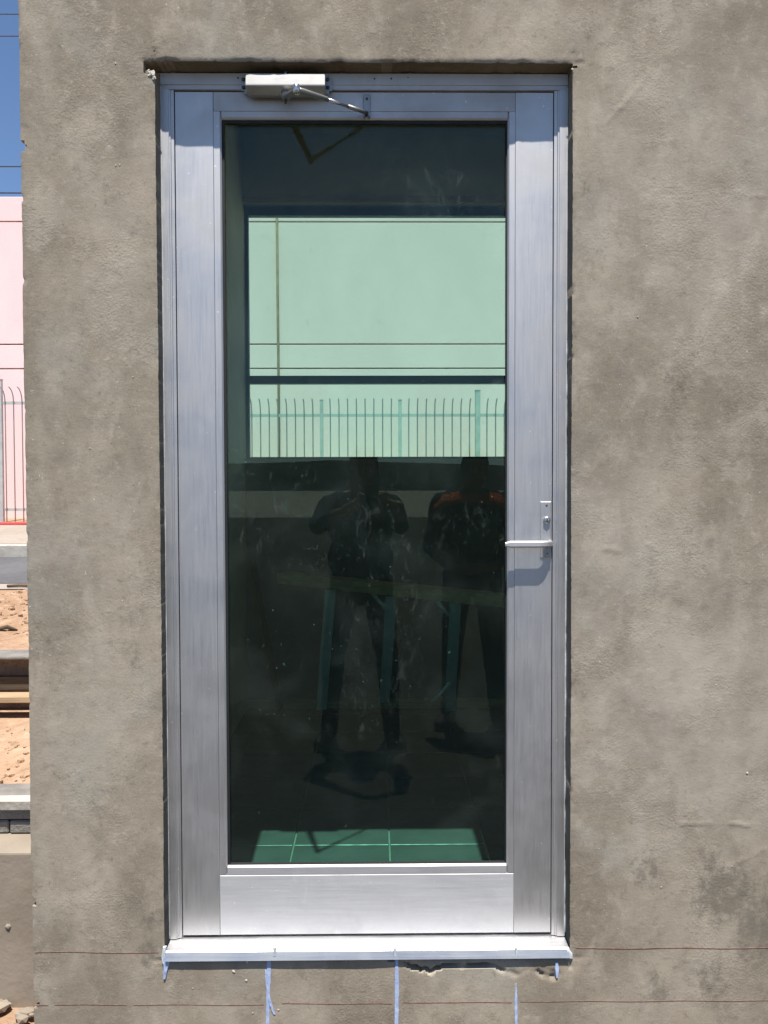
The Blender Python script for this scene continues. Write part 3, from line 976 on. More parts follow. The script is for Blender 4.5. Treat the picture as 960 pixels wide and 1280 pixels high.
# lever pull: leaves its foot at the plate, curves out and runs level towards the glass
hc = at(686, 680, YL)
pull_c = []
xr = hc.x + 0.0035
xe = at(631.5, 680, YL - 0.03).x
zh = at(660, 680.3, YL - 0.027).z
for t in np.linspace(0, 1, 12):
    a = t * math.pi / 2
    pull_c.append((xr - 0.036 * (1 - math.cos(a)) ** 1.0, YL - 0.029 * math.sin(a)))
pull_c += [(xr - 0.036 - (xr - 0.036 - xe) * s, YL - 0.029) for s in (0.3, 0.6, 0.85, 1.0)]
bm = bmesh.new()
prev = None
hh = 0.0088
for i, (x, y) in enumerate(pull_c):
    j, k = max(i - 1, 0), min(i + 1, len(pull_c) - 1)
    d = Vector((pull_c[k][0] - pull_c[j][0], pull_c[k][1] - pull_c[j][1], 0)).normalized()
    nrm = Vector((-d.y, d.x, 0))
    th = 0.0058
    e = 0.55 if i == len(pull_c) - 1 else 1.0
    sec = [(-th, -hh * .55), (-th * .5, -hh), (th * .5, -hh), (th, -hh * .55), (th, hh * .55), (th * .5, hh), (-th * .5, hh), (-th, hh * .55)]
    ring = [bm.verts.new(Vector((x, y, zh)) + nrm * a * e + Vector((0, 0, b * e))) for a, b in sec]
    if prev:
        for q in range(8):
            bm.faces.new((prev[q], ring[q], ring[(q + 1) % 8], prev[(q + 1) % 8]))
    else:
        bm.faces.new(ring[::-1])
    prev = ring
bm.faces.new(prev)
hl = link('pull_handle', from_bm(bm, 'pull_handle', False), 'alu_h', leaf)
box('handle_foot', at(678.5, 690, YL).x, at(688, 690, YL).x, YL - 0.012, YL - 0.0029, at(683, 696.5, YL).z, zh - hh * 0.3, 'closer', hl, 0.001)
c = at(683, 691.5, YL)
disc('foot_screw', (c.x, c.z), 0.002, YL - 0.0128, YL - 0.0119, 'steel_dark', hl, 10)
# hinge knuckles would sit inside the frame and do not show

# ------------------------------------------------------------------ door closer
cb = at(357, 105, YJ)
clo = thing('door_closer', (cb.x, YJ, cb.z), 'silver surface door closer with folded arm fixed to the frame header', 'door closer')
a, b = at(302, 118.5, YJ), at(415.5, 95, YJ)
bm = bmesh.new()
add_box(bm, a.x, b.x, YJ - 0.006, YJ - 0.0002, a.z, b.z)
es = [e for e in bm.edges if abs(e.verts[0].co.y - e.verts[1].co.y) > 0.003]
bmesh.ops.bevel(bm, geom=es, offset=0.008, segments=4, affect='EDGES')
pl = link('mounting_plate', from_bm(bm, 'mounting_plate'), 'closer', clo)
for px, py in ((304.8, 101), (305, 111), (409.5, 101), (410, 111.2)):
    c = at(px, py, YJ)
    disc('screw', (c.x, c.z), 0.0046, YJ - 0.0085, YJ - 0.0055, 'steel_dark', pl, 14, 0.0015)
yf = YJ - 0.043
zt, zm, zb = at(357, 91.5, yf + 0.006).z, at(357, 106.2, yf).z, at(357, 118.5, YJ - 0.022).z
prism('body', [(YJ - 0.0058, zt), (yf + 0.010, zt), (yf + 0.003, zt - 0.003), (yf - 0.0005, zm + 0.001), (yf, zm - 0.002), (YJ - 0.020, zb), (YJ - 0.0058, zb)],
      at(307, 105, yf).x, at(406, 105, yf).x, 'closer', clo, 0.001)
nub = at(357, 91, YJ - 0.022)
tube('adjusting_nut', [(nub.x, YJ - 0.020, zt - 0.004), (nub.x, YJ - 0.020, zt + 0.010), (nub.x, YJ - 0.020, zt + 0.012)], [0.0065, 0.0065, 0.004], 'steel', clo, 8)
spx = at(357, 122, YJ - 0.022)
tube('spindle', [(spx.x, YJ - 0.022, zb + 0.012), (spx.x, YJ - 0.022, zb - 0.004), (spx.x, YJ - 0.022, zb - 0.012)], [0.012, 0.012, 0.009], 'closer', clo, 16)
tube('spindle_screw', [(spx.x, YJ - 0.022, zb - 0.010), (spx.x, YJ - 0.022, zb - 0.022)], 0.0028, 'steel_dark', clo, 8)
# main arm sticks out from the door, its elbow nearer to the viewer; the forearm comes back to the leaf
el = at(370.5, 111.5, 1.972)
s0 = Vector((spx.x, YJ - 0.022, zb - 0.006))
bm = bmesh.new()
dirv = (el - s0)
n_ = 8
prev = None
side = dirv.cross(Vector((0, 0, 1))).normalized()
upv = side.cross(dirv).normalized()
for i in range(n_ + 1):
    t = i / n_
    wdt = 0.0115 - 0.0045 * t
    thk = 0.0042
    c = s0 + dirv * t
    ring = [bm.verts.new(c + side * sx * wdt + upv * sz * thk) for sx, sz in ((-1, -.6), (-.7, -1), (.7, -1), (1, -.6), (1, .6), (.7, 1), (-.7, 1), (-1, .6))]
    if prev:
        for q in range(8):
            bm.faces.new((prev[q], ring[q], ring[(q + 1) % 8], prev[(q + 1) % 8]))
    else:
        bm.faces.new(ring[::-1])
    prev = ring
bm.faces.new(prev)
arm = link('main_arm', from_bm(bm, 'main_arm'), 'closer', clo)
tube('elbow_bolt', [el + Vector((0, 0, 0.011)), el + Vector((0, 0, 0.008)), el + Vector((0, 0, -0.008)), el + Vector((0, 0, -0.010))], [0.006, 0.0085, 0.0085, 0.006], 'steel', arm, 14)
br = at(458.3, 141, YL - 0.012)
fdir = br - el
f1 = el + fdir * 0.06
fm = el + fdir * 0.42
fe = el + fdir * 0.72
fa = tube('forearm', [el + fdir * 0.02, f1, f1 + fdir * 0.02, fm, fm + fdir * 0.005], [0.0062, 0.0062, 0.0068, 0.0062, 0.004], 'closer', clo, 12)
tube('forearm_rod', [fm, fe], 0.0042, 'steel', fa, 10)
tube('forearm_tip', [fe, br], [0.0052, 0.0048], 'closer', fa, 8)
c0, c1 = at(454.3, 118.5, YL), at(462.8, 148, YL)
bp = box('arm_bracket', c0.x, c1.x, YL - 0.004, YL + 0.0002, c1.z, c0.z, 'closer', clo, 0.001)
for py in (124.5, 145):
    c = at(458.6, py, YL)
    disc('screw', (c.x, c.z), 0.0032, YL - 0.006, YL - 0.0038, 'steel_dark', bp, 12, 0.001)
box('bracket_ear', br.x - 0.0075, br.x - 0.005, YL - 0.018, YL - 0.0038, br.z - 0.012, br.z + 0.008, 'closer', bp, 0.0006)
box('bracket_ear', br.x + 0.005, br.x + 0.0075, YL - 0.018, YL - 0.0038, br.z - 0.012, br.z + 0.008, 'closer', bp, 0.0006)

# ------------------------------------------------------------------ things in the room behind the glass
wbl = at(340, 722, 4.28)
bench = thing('trestle_bench', (at(480, 800, 4.0).x, 4.0, FLOOR), 'plywood-topped work bench on slanting steel legs behind the glass', 'bench')
tl, tr_ = at(346, 716, 4.25), at(700, 752, 3.72)
bm = bmesh.new()
dx = tr_ - tl
back = Vector((-dx.y, dx.x, 0)).normalized() * 0.10
pts = [tl, tr_, tr_ + back, tl + back]
top = [bm.verts.new(p + Vector((0, 0, 0.0))) for p in pts]
bot = [bm.verts.new(p + Vector((0, 0, -0.055))) for p in pts]
bm.faces.new(top); bm.faces.new(bot[::-1])
for i in range(4):
    bm.faces.new((top[i], top[(i + 1) % 4], bot[(i + 1) % 4], bot[i]))
link('bench_top', from_bm(bm, 'bench_top'), 'plywood', bench)


def steel_leg(pt, pb, Yt, Yb, w=0.027):
    a = at(*pt, Yt); b = on_z(pb[0], pb[1], FLOOR) if Yb is None else at(*pb, Yb)
    bm = bmesh.new()
    vs = []
    for p in (a, b):
        vs.append([bm.verts.new(p + Vector(o)) for o in ((-w, -.02, 0), (w, -.02, 0), (w, .02, 0), (w - .006, .02, 0), (w - .006, -.014, 0), (-w + .006, -.014, 0), (-w + .006, .02, 0), (-w, .02, 0))])
    for i in range(8):
        bm.faces.new((vs[0][i], vs[0][(i + 1) % 8], vs[1][(i + 1) % 8], vs[1][i]))
    bm.faces.new(vs[0][::-1]); bm.faces.new(vs[1])
    return link('leg', from_bm(bm, 'leg'), 'stud', bench)


steel_leg((413, 737), (402, 886), 4.17, None)
steel_leg((489, 745), (480, 883), 4.10, None)
steel_leg((569, 753), (562, 888), 3.95, None)
tube('brace', [at(466, 742, 4.10), at(485, 764, 4.10)], 0.010, 'stud', bench, 6)
tube('brace', [at(546, 751, 3.96), at(561, 770, 3.96)], 0.010, 'stud', bench, 6)
tube('brace', [at(539, 879, 4.12), at(562, 854, 4.05)], 0.010, 'stud', bench, 6)
# leaning dark pole
tube('leaning_pole', [at(347, 868, 4.22), at(310, 676, 4.36)], 0.016, 'wood_dark')
pole = bpy.data.objects['leaning_pole']
pa = on_z(352, 893, FLOOR + 0.016)
me = bpy.data.meshes.new('leaning_pole')
bm = bmesh.new(); add_tube(bm, [pa, at(311, 676, 4.37)], 0.016, 10)
pole.data = from_bm(bm, 'leaning_pole', True); pole.data.materials.append(M['foam'])
tag(pole, 'dark pole leaning in the room corner behind the glass', 'pole')
sk = box('skirting', IX0 + 0.005, WX1 - 0.2, YREAR - 0.012, YREAR - 0.0005, FLOOR, FLOOR + 0.05, 'wood', house)

# ------------------------------------------------------------------ far building, fence, wires
YP = 13.2
fb = thing('far_building', (0, YP + 2, 1.0), 'long pale pink rendered building behind the steel fence', 'building')
zt_ = at(15, 245, YP).z
zs = [at(15, y, YP).z for y in (277, 430.5, 461)]
lev = [0.6, zs[2], zs[1], zs[0], zt_]
for i, (a, b) in enumerate(zip(lev, lev[1:])):
    box('wall_band', -60, 60, YP + 0.0, YP + 5, a + (0.012 if i else 0), b - 0.012, 'pink', fb, 0.004)
box('wall_core', -59.9, 59.9, YP + 0.05, YP + 4.9, 0.6, zt_ - 0.02, 'concrete', fb)
zc = at(347, 520, YP).z
cx = at(347.5, 400, YP).x
tube('rusty_pipe', [(cx, YP - 0.05, 1.0), (cx + 0.01, YP - 0.05, 2.5), (cx - 0.005, YP - 0.05, zt_ - 0.05)], 0.019, 'rust', fb, 8)

YF = 12.1


def fence(label, xa, xb, ztop, zrail, zlow, zbase, posts, phase, pitch=0.1225):
    f = thing('steel_fence', ((xa + xb) / 2, YF, zbase), label, 'fence', None)
    # one picket, curved outwards above the rail
    bm = bmesh.new()
    path = [(0, 0, zbase - 0.02), (0, 0, zrail + 0.02)]
    hgt = ztop - zrail
    for t in (0.3, 0.55, 0.78, 1.0):
        path.append((0, -0.16 * t ** 2.0, zrail + 0.02 + (hgt - 0.02) * math.sin(t * 1.25) / math.sin(1.25)))
    add_tube(bm, path, 0.009, 6)
    pm = from_bm(bm, 'picket', True)
    pm.materials.append(M['fence'])
    n0 = math.ceil((xa - phase) / pitch)
    n1 = math.floor((xb - phase) / pitch)
    for i in range(n0, n1 + 1):
        x = phase + i * pitch
        if any(abs(x - px) < pitch * 0.45 for px, _, _ in posts):
            continue
        o = bpy.data.objects.new('picket', pm); C.objects.link(o); o.parent = f
        o.location = Vector((x, YF, 0)) - Vector(f.location)
    for (px, w, z1) in posts:
        p = box('post', px - w / 2, px + w / 2, YF - w / 2, YF + w / 2, zbase - 0.05, z1, 'fence', f, 0.004)
        box('post_cap', px - w / 2 - 0.004, px + w / 2 + 0.004, YF - w / 2 - 0.004, YF + w / 2 + 0.004, z1, z1 + 0.012, 'fence', p)
    box('rail', xa, xb, YF + 0.011, YF + 0.045, zrail - 0.02, zrail + 0.02, 'fence', f)
    box('rail', xa, xb, YF + 0.011, YF + 0.045, zlow - 0.02, zlow + 0.02, 'fence', f)
    return f


X12 = lambda px, py=520: at(px, py, YF).x
xs_split = X12(180)
zr2, zt2 = at(450, 519, YF).z, at(450, 498, YF - 0.16).z
pit = (X12(500) - X12(402)) / 9
posts2 = [(X12(402) + k * 9 * pit, 0.048, zt2 - 0.01) for k in (-2, -1, 0, 1, 3, 4, 5, 7, 8)] + [(X12(597), 0.072, at(597, 488.5, YF).z), (X12(597) + 36 * pit, 0.072, at(597, 488.5, YF).z)]
posts2 = [p for p in posts2 if p[0] > xs_split + 0.05 and p[0] < 6.0]
fence('pale grey steel picket fence seen through the door glass, before the pink wall', xs_split + 0.05, 6.0, zt2, zr2, 1.09, 0.96, posts2, X12(402), pit)
zr1, zt1 = at(15, 503.5, YF).z, at(15, 483, YF - 0.16).z
posts1 = [(X12(0.5), 0.06, at(0, 475, YF).z), (X12(0.5) - 9 * 0.1225, 0.048, zt1), (X12(0.5) + 9 * 0.1225, 0.048, zt1), (xs_split, 0.07, zt1 + 0.06), (X12(0.5) - 18 * 0.1225, 0.048, zt1), (X12(0.5) - 27 * 0.1225, 0.06, zt1)]
fence('higher run of pale grey steel picket fence beyond the wall corner, above the red kerb', -9.2, xs_split, zt1, zr1, at(15, 637, YF).z, 0.99, posts1, X12(17.2), 0.1225)

YC = 21.0
for (py, r, lab) in ((18, 0.014, 'topmost overhead cable crossing the blue sky'), (45.5, 0.014, 'overhead cable just under the topmost one in the blue sky'),
                     (208.5, 0.016, 'overhead cable well above the top of the pink wall'), (241.5, 0.018, 'overhead cable almost touching the top of the pink wall')):
    p = at(10, py, YC)
    pts = [(-90 + 12 * i, YC, p.z + 0.00025 * ((-90 + 12 * i) - p.x) ** 2) for i in range(14)]
    o = tube('overhead_cable', pts, r, 'cable', None, 6)
    tag(o, lab, 'cable')

# ------------------------------------------------------------------ things beside the corner of the building
rw = thing('stepped_low_wall', (-1.7, 2.5, 0), 'low stepped concrete wall abutting the building corner', 'low wall')
yA = 2.34
zA = at(20, 1066, yA).z
yBk = on_z(20, 1043, zA).y
ft = box('footing', -2.6, WX0 - 0.003, yA, yBk + 0.25, -0.1, zA, 'concrete_tan', rw, 0.006, 2)
zB = at(20, 1008, yBk + 0.002).z
mid_b = (zA + zB) / 2
xe_ = WX0 - 0.004
for (za, zb_, off) in ((zA + 0.002, mid_b - 0.0015, 0.0), (mid_b + 0.0015, zB, 0.14)):
    x = -2.55 + off
    while x < xe_:
        x2 = min(x + 0.29, xe_)
        box('block', x, x2 - 0.004, yBk + random.uniform(0, 0.004), yBk + 0.2, za, zb_, 'block', rw, 0.004)
        x += 0.29
yC2 = on_z(20, 987, zB + 0.022).y
prism('cap_slab', [(yBk - 0.012, zB + 0.002), (yBk - 0.012, zB + 0.020), (yC2, zB + 0.024), (yC2, zB + 0.002)], -2.5, xe_ - 0.002, 'block', rw, 0.003)
prism('mortar_edge', [(yBk - 0.016, zB - 0.004), (yBk - 0.018, zB + 0.022), (yBk + 0.026, zB + 0.0245), (yBk + 0.026, zB + 0.018), (yBk - 0.0125, zB + 0.016)], -2.5, xe_ - 0.003, 'concrete', rw)
c = at(10.5, 1158, yA)
bm = bmesh.new(); bmesh.ops.create_icosphere(bm, subdivisions=2, radius=0.009)
for v in bm.verts:
    v.co = Vector((v.co.x * random.uniform(.7, 1.1), v.co.y * .6, v.co.z * random.uniform(.7, 1.2))) + c
link('plaster_blob', from_bm(bm, 'plaster_blob'), 'pavement', rw)

# timber-edged step in the earth
st_ = thing('timber_step', (-2.1, 4.6, 0.23), 'earth step shored with old timber boards under a thin concrete lip', 'step')
box('concrete_lip', -9, WX0 - 0.012, 4.55, 4.75, at(15, 825, 4.55).z, at(15, 820.5, 4.55).z, 'block', st_, 0.006)
box('board', -9, WX0 - 0.014, 4.60, 4.64, at(15, 863, 4.60).z, at(15, 846, 4.60).z, 'wood_dark', st_, 0.003)
zb2 = at(15, 871, 4.46).z
box('board', -9, WX0 - 0.013, 4.46, on_z(15, 865, zb2).y, at(15, 879, 4.46).z, zb2, 'wood', st_, 0.004)
for xx in (-3.6, -2.9, -1.5):
    box('stake', xx, xx + 0.05, 4.645, 4.69, 0.15, at(15, 826, 4.65).z, 'wood_dark', st_)

# loose stones, sticks
bm = bmesh.new()


def stone(p, r):
    r_ = bmesh.ops.create_icosphere(bm, subdivisions=1, radius=r)
    q = [random.uniform(.6, 1.2) for _ in range(3)]
    for v in r_['verts']:
        k = random.uniform(.75, 1.15)
        v.co = Vector((v.co.x * q[0] * k, v.co.y * q[1] * k, v.co.z * .7 * k)) + p


for i in range(420):
    Y = random.choice([random.uniform(2.75, 4.4), random.uniform(5.0, 6.6)])
    x = random.uniform(-0.50, -0.38) * Y
    if x > WX0 - 0.05: continue
    zg = float(np.interp(Y, [p[0] for p in prof], [p[1] for p in prof])) + float(fbm(np.array([x]), np.array([Y]), 3.0, 5, 3.0)[0] * 0.075)
    stone(Vector((x, Y, zg + 0.003)), random.choice([0.006, 0.008, 0.011, 0.016, 0.026]) * random.uniform(.7, 1.2))
tag(link('loose_stones', from_bm(bm, 'loose_stones'), 'dirt'), 'scattered stones on the dry orange earth', 'stones', kind='stuff')
bm = bmesh.new()
for i in range(60):
    x = random.uniform(-1.35, WX0 + 0.03); Y = random.uniform(2.13, 2.33)
    if x > WX0 - 0.02: Y = random.uniform(2.04, 2.08)
    stone(Vector((x, Y, 0.012)), random.uniform(0.008, 0.032))
tag(link('rubble', from_bm(bm, 'rubble'), 'concrete_tan'), 'broken cement rubble at the foot of the low wall', 'rubble', kind='stuff')
zq = on_z(20, 733, 0.70)
p1, p2 = on_z(9, 732.5, 0.685), on_z(36, 733, 0.685)
tag(tube('stick', [p1, (p1 + p2) / 2 + Vector((0, 0.02, 0.004)), p2 + Vector((0.4, 0, 0))], 0.012, 'wood_dark', None, 6), 'thin dark stick lying at the road edge', 'stick')
q1, q2 = at(-6, 786, 5.35), at(24, 783, 5.40)
zz = 0.565
tag(tube('charred_branch', [(q1.x, 5.35, zz + 0.005), ((q1.x + q2.x) / 2, 5.38, zz + 0.018), (q2.x, 5.37, zz)], [0.010, 0.015, 0.005], 'wood_dark', None, 7), 'short dark branch lying on the orange earth', 'branch')


# ------------------------------------------------------------------ people mirrored in the glass
def capsule(bm, a, b, ra, rb, flat=1.0):
    a, b = Vector(a), Vector(b)
    d = b - a
    L = d.length
    d.normalize()
    u = Vector((1, 0, 0)) if abs(d.x) < 0.8 else Vector((0, 0, 1))
    u = (u - d * u.dot(d)).normalized()
    w = d.cross(u)
    rings = []
    N = 14
    prof_ = [(-ra * math.cos(t), ra * math.sin(t)) for t in (0.25, 0.7, 1.15)] + [(0, ra), (L * .33, ra * .67 + rb * .33), (L * .67, ra * .33 + rb * .67), (L, rb)] + [(L + rb * math.cos(t), rb * math.sin(t)) for t in (1.15, 0.7, 0.25)]
    for (s, r) in prof_:
        rings.append([bm.verts.new(a + d * s + u * math.cos(2 * math.pi * j / N) * r + w * math.sin(2 * math.pi * j / N) * r) for j in range(N)])
    for p, q in zip(rings, rings[1:]):
        for j in range(N):
            bm.faces.new((p[j], p[(j + 1) % N], q[(j + 1) % N], q[j]))
    bm.faces.new(rings[0][::-1]); bm.faces.new(rings[-1])


def ellipsoid(bm, c, r, rot=None):
    q = bmesh.ops.create_uvsphere(bm, u_segments=20, v_segments=14, radius=1.0)
    for v in q['verts']:
        k = Vector((v.co.x * r[0], v.co.y * r[1], v.co.z * r[2]))
        if rot is not None: k = rot @ k
        v.co = k + Vector(c)


def person(name, base, label, joints, hands, yaw, zones, head_pitch=0.0):
    """joints are local (x right, y forward, z up); one fused surface"""
    root = thing(name, base, label, 'person', None)
    RZ = Matrix.Rotation(yaw, 3, 'Z')
    J = {k: Vector(v) for k, v in joints.items()}
    bm = bmesh.new()
    cap = lambda a, b, ra, rb: capsule(bm, J[a] if isinstance(a, str) else a, J[b] if isinstance(b, str) else b, ra, rb)
    # trunk
    ellipsoid(bm, J['pelvis'], (0.185, 0.125, 0.13))
    ellipsoid(bm, J['waist'], (0.192, 0.13, 0.18))
    ellipsoid(bm, J['chest'], (0.195, 0.13, 0.19))
    cap(J['chest'] + Vector((-0.12, 0, 0.12)), J['chest'] + Vector((0.12, 0, 0.12)), 0.075, 0.075)
    cap('neck', J['neck'] + Vector((0, 0.02, 0.12)), 0.062, 0.055)
    hd_ = J['head']
    ellipsoid(bm, hd_ + Vector((0, -0.012, 0.03)), (0.076, 0.095, 0.095))
    ellipsoid(bm, hd_ + Vector((0, 0.018, -0.045)), (0.058, 0.075, 0.075))
    cap(hd_ + Vector((0, 0.088, 0.012)), hd_ + Vector((0, 0.105, -0.028)), 0.010, 0.015)       # nose
    cap(hd_ + Vector((-0.022, 0.083, -0.062)), hd_ + Vector((0.022, 0.083, -0.062)), 0.009, 0.009)   # lips
    cap(hd_ + Vector((-0.04, 0.075, 0.03)), hd_ + Vector((0.04, 0.075, 0.03)), 0.012, 0.012)    # brow
    for s in (-1, 1):
        ellipsoid(bm, hd_ + Vector((s * 0.078, -0.008, -0.01)), (0.010, 0.018, 0.031))         # ears
        t = 'l' if s < 0 else 'r'
        cap('shoulder_' + t, 'elbow_' + t, 0.062, 0.048)
        cap('elbow_' + t, 'wrist_' + t, 0.046, 0.030)
        cap('hip_' + t, 'knee_' + t, 0.096, 0.066)
        cap('knee_' + t, 'ankle_' + t, 0.066, 0.050)
        an = J['ankle_' + t]
        toe = Vector((an.x + s * 0.05, an.y + 0.17, 0.035))
        cap(Vector((an.x, an.y - 0.045, 0.045)), toe, 0.045, 0.036)
        cap('ankle_' + t, Vector((an.x, an.y, 0.05)), 0.050, 0.047)
        # hand: palm, four fingers and the thumb
        h = hands[t]
        w = J['wrist_' + t]
        palm = Vector(h['palm'])
        cap(w, palm, 0.026, 0.026)
        for f in h['fingers']:
            pts = [Vector(p) for p in f]
            for p, q in zip(pts, pts[1:]):
                cap(p, q, 0.0095, 0.0085)
        pts = [Vector(p) for p in h['knuckles']]
        cap(pts[0], pts[-1], 0.013, 0.013)
        cap(palm, (pts[0] + pts[-1]) / 2, 0.025, 0.014)
    me = from_bm(bm, name + '_body')
    tmp = bpy.data.objects.new('tmp', me)
    C.objects.link(tmp)
    md = tmp.modifiers.new('remesh', 'REMESH'); md.mode = 'VOXEL'; md.voxel_size = 0.0085
    ms = tmp.modifiers.new('smooth', 'SMOOTH'); ms.factor = 0.5; ms.iterations = 4
    dg = bpy.context.evaluated_depsgraph_get()
    body = bpy.data.meshes.new_from_object(tmp.evaluated_get(dg))
    bpy.data.objects.remove(tmp)
    body.materials.clear()
    for m_ in zones['materials']:
        body.materials.append(M[m_])
    for p in body.polygons:
        p.use_smooth = True
        p.material_index = zones['pick'](p.center, J)
    n = len(body.vertices)
    co = np.empty(n * 3); body.vertices.foreach_get('co', co); co = co.reshape(-1, 3)
    # folds of loose cloth
    k = fbm(co[:, 0] + co[:, 1], co[:, 2], 9, 3, 4.0) * 0.010 * (co[:, 2] < hd_.z - 0.16) * (co[:, 2] > 0.15)
    nr = np.empty(n * 3); body.vertices.foreach_get('normal', nr); nr = nr.reshape(-1, 3)
    co = co + nr * k[:, None]
    Rm = np.array(RZ)
    co = co @ Rm.T
    body.vertices.foreach_set('co', co.ravel())
    body.update()
    ob = bpy.data.objects.new('body', body); C.objects.link(ob); ob.parent = root

    def add(nm, bm2, mat_):
        m2 = from_bm(bm2, nm, True)
        m2.transform(RZ.to_4x4())
        m2.materials.append(M[mat_])
        o2 = bpy.data.objects.new(nm, m2); C.objects.link(o2); o2.parent = root
        return o2
    # hair: a cap over crown, sides and back
    b2 = bmesh.new()
    q = bmesh.ops.create_uvsphere(b2, u_segments=28, v_segments=18, radius=1.0)
    for v in q['verts']:
        d_ = v.co.copy()
        jag = 1 + 0.05 * math.sin(d_.x * 23) * math.cos(d_.y * 19)
        v.co = Vector((d_.x * 0.083 * jag, d_.y * 0.102 * jag, d_.z * 0.100 * jag)) + hd_ + Vector((0, -0.014, 0.034))
    bmesh.ops.delete(b2, geom=[v for v in b2.verts if (v.co - hd_).z < 0.055 and (v.co - hd_).y > 0.035 or (v.co - hd_).z < -0.045 or ((v.co - hd_).z < 0.02 and (v.co - hd_).y > -0.005)], context='VERTS')
    bmesh.ops.solidify(b2, geom=b2.faces[:], thickness=0.008)
    add('hair', b2, 'hair')
    for s in (-1, 1):
        b2 = bmesh.new()
        ellipsoid(b2, hd_ + Vector((s * 0.031, 0.077, 0.008)), (0.012, 0.010, 0.008))
        add('eye', b2, 'sealant')
        b2 = bmesh.new()
        ellipsoid(b2, hd_ + Vector((s * 0.031, 0.0855, 0.008)), (0.0055, 0.003, 0.0055))
        add('iris', b2, 'hair')
    return root, add, J


# photographer: stands with feet apart, both hands on the phone at eye level
# phone: the picture is taken from its lens, so it stands just behind the camera point
PB = Vector((-0.085, -0.43, 0))
loc = lambda x, y, z: (x - PB.x, y - PB.y, z)
jn = dict(pelvis=(0, 0, 0.93), waist=(0, 0.0, 1.08), chest=(0, -0.01, 1.27), neck=(0, 0.0, 1.42), head=(0.02, 0.045, 1.585),
          shoulder_l=(-0.185, 0, 1.38), elbow_l=(-0.235, 0.20, 1.27), wrist_l=(0.02, 0.37, 1.415),
          shoulder_r=(0.185, 0, 1.38), elbow_r=(0.225, 0.20, 1.27), wrist_r=(0.16, 0.37, 1.40),
          hip_l=(-0.09, 0, 0.90), knee_l=(-0.16, 0.03, 0.50), ankle_l=(-0.185, 0, 0.09),
          hip_r=(0.09, 0, 0.90), knee_r=(0.15, 0.03, 0.50), ankle_r=(0.175, 0, 0.09))
jn['wrist_l'] = loc(-0.115, -0.062, 1.385)
jn['wrist_r'] = loc(0.125, -0.062, 1.385)
PH = dict(x0=-0.055, x1=0.018, z0=1.352, z1=1.494, y0=-0.0165, y1=-0.0085)


def grip(s):
    ex = PH['x0'] if s < 0 else PH['x1']
    o = s
    palm = loc(ex + o * 0.030, -0.045, 1.405)
    kn = [loc(ex + o * 0.030, -0.024, 1.385 + 0.022 * i) for i in range(4)]
    fg = []
    for i in range(4):
        z = 1.382 + 0.022 * i - 0.006
        reach = (0.012, 0.017, 0.019, 0.014)[i]
        fg.append([kn[i], loc(ex + o * 0.022, -0.006, z), loc(ex + o * 0.006, 0.0015 - 0.004, z), loc(ex - o * reach * 0.4, 0.0005 - 0.004, z)])
    # keep finger tips behind the lens plane
    fg = [[Vector((p[0], min(p[1], 0.43 - 0.016), p[2])) for p in f] for f in fg]
    th = [palm, loc(ex + o * 0.020, -0.040, 1.425), loc(ex - o * 0.002, -0.030, 1.440), loc(ex - o * 0.018, -0.028, 1.448)]
    return dict(palm=palm, knuckles=kn, fingers=fg + [th])


def pick_a(c, J):
    if c.z < 0.13: return 3
    if c.z < 0.96: return 2
    d = min((c - J['wrist_l']).length, (c - J['wrist_r']).length)
    if c.z > 1.455 and abs(c.x - J['head'].x) < 0.12 and c.y < 0.2: return 0
    if c.y > 0.30: return 0
    return 1


ph_root, add_a, JA = person('person', PB, 'person in dark clothes raising a phone with both hands, mirrored in the glass', jn, {'l': grip(-1), 'r': grip(1)}, 0.0,
                            dict(materials=['skin', 'cloth_navy', 'denim', 'shoe'], pick=pick_a))
ph = thing('phone', ((PH['x0'] + PH['x1']) / 2, PH['y0'], PH['z0']), 'dark phone held up by the person mirrored in the glass', 'phone')
box('phone_body', PH['x0'], PH['x1'], PH['y0'], PH['y1'], PH['z0'], PH['z1'], 'phone', ph, 0.0015, 2)
disc('lens', (0.0, CAM_H), 0.006, PH['y1'] + 0.001, PH['y1'] + 0.0022, 'steel_dark', ph, 14)

# second person: hands at the hips, orange shoulders
BB = Vector((0.60, -0.76, 0))
j2 = dict(pelvis=(0, 0, 0.93), waist=(0, 0, 1.09), chest=(0, -0.01, 1.28), neck=(0, 0, 1.43), head=(0.02, 0.03, 1.59),
          shoulder_l=(-0.195, 0, 1.39), elbow_l=(-0.265, -0.02, 1.11), wrist_l=(-0.13, 0.13, 1.00),
          shoulder_r=(0.195, 0, 1.39), elbow_r=(0.265, -0.02, 1.11), wrist_r=(0.13, 0.13, 1.00),
          hip_l=(-0.09, 0, 0.90), knee_l=(-0.12, 0.02, 0.50), ankle_l=(-0.145, -0.02, 0.09),
          hip_r=(0.09, 0, 0.90), knee_r=(0.125, 0.02, 0.50), ankle_r=(0.155, -0.02, 0.09))


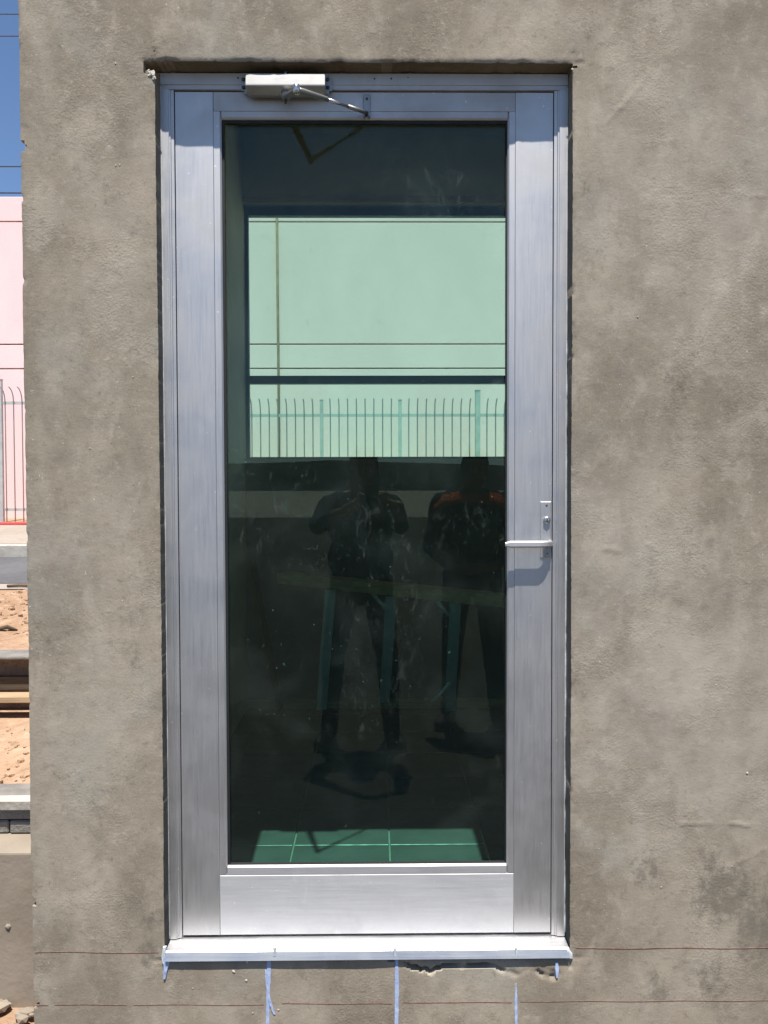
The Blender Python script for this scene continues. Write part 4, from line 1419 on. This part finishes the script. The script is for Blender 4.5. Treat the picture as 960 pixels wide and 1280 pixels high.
def clasp(s):
    w = Vector(j2['wrist_l' if s < 0 else 'wrist_r'])
    palm = w + Vector((-s * 0.05, 0.035, -0.005))
    kn = [palm + Vector((-s * 0.035, 0.012, 0.028 - 0.019 * i)) for i in range(4)]
    fg = [[k, k + Vector((-s * 0.032, 0.006, -0.004)), k + Vector((-s * 0.05, -0.012, -0.008))] for k in kn]
    th = [palm + Vector((0, 0, 0.02)), palm + Vector((-s * 0.02, 0.012, 0.045)), palm + Vector((-s * 0.045, 0.012, 0.052))]
    return dict(palm=palm, knuckles=kn, fingers=fg + [th])


def pick_b(c, J):
    if c.z < 0.13: return 3
    if abs(c.x) < 0.16 and c.y > 0.13 and c.z < 1.06 and c.z > 0.93: return 0
    if c.z < 0.95: return 2
    if c.z > 1.475 and abs(c.x - J['head'].x) < 0.12: return 0
    return 1


j2_root, add_b, JB = person('person', BB, 'person in dark work clothes with orange shoulders, mirrored in the glass', j2, {'l': clasp(-1), 'r': clasp(1)}, R(8),
                            dict(materials=['skin', 'cloth_navy', 'denim', 'shoe'], pick=pick_b))
# orange yoke over the shoulders
b2 = bmesh.new()
nU, nV = 22, 8
rings = []
for i in range(nU + 1):
    x = -0.245 + 0.49 * i / nU
    zc_ = 1.385 + 0.06 * math.cos(x / 0.25 * 1.35) * (1 if abs(x) > 0.07 else 1)
    ring = []
    for j in range(nV + 1):
        a = R(-75 + 150 * j / nV)
        rr = 0.112 if abs(x) < 0.2 else 0.098
        hole = 0.0
        ring.append(b2.verts.new((x, math.sin(a) * rr * 1.22 - 0.005, zc_ - 0.088 + math.cos(a) * rr - (0.02 if abs(x) > 0.21 else 0))))
    rings.append(ring)
for p, q in zip(rings, rings[1:]):
    for j in range(nV):
        cx_ = sum(v.co.x for v in (p[j], q[j])) / 2; cy_ = (p[j].co.y + p[j + 1].co.y) / 2
        if abs(cx_) < 0.07 and abs(cy_) < 0.08:
            continue
        b2.faces.new((p[j], p[j + 1], q[j + 1], q[j]))
bmesh.ops.solidify(b2, geom=b2.faces[:], thickness=0.006)
add_b('vest_yoke', b2, 'orange')
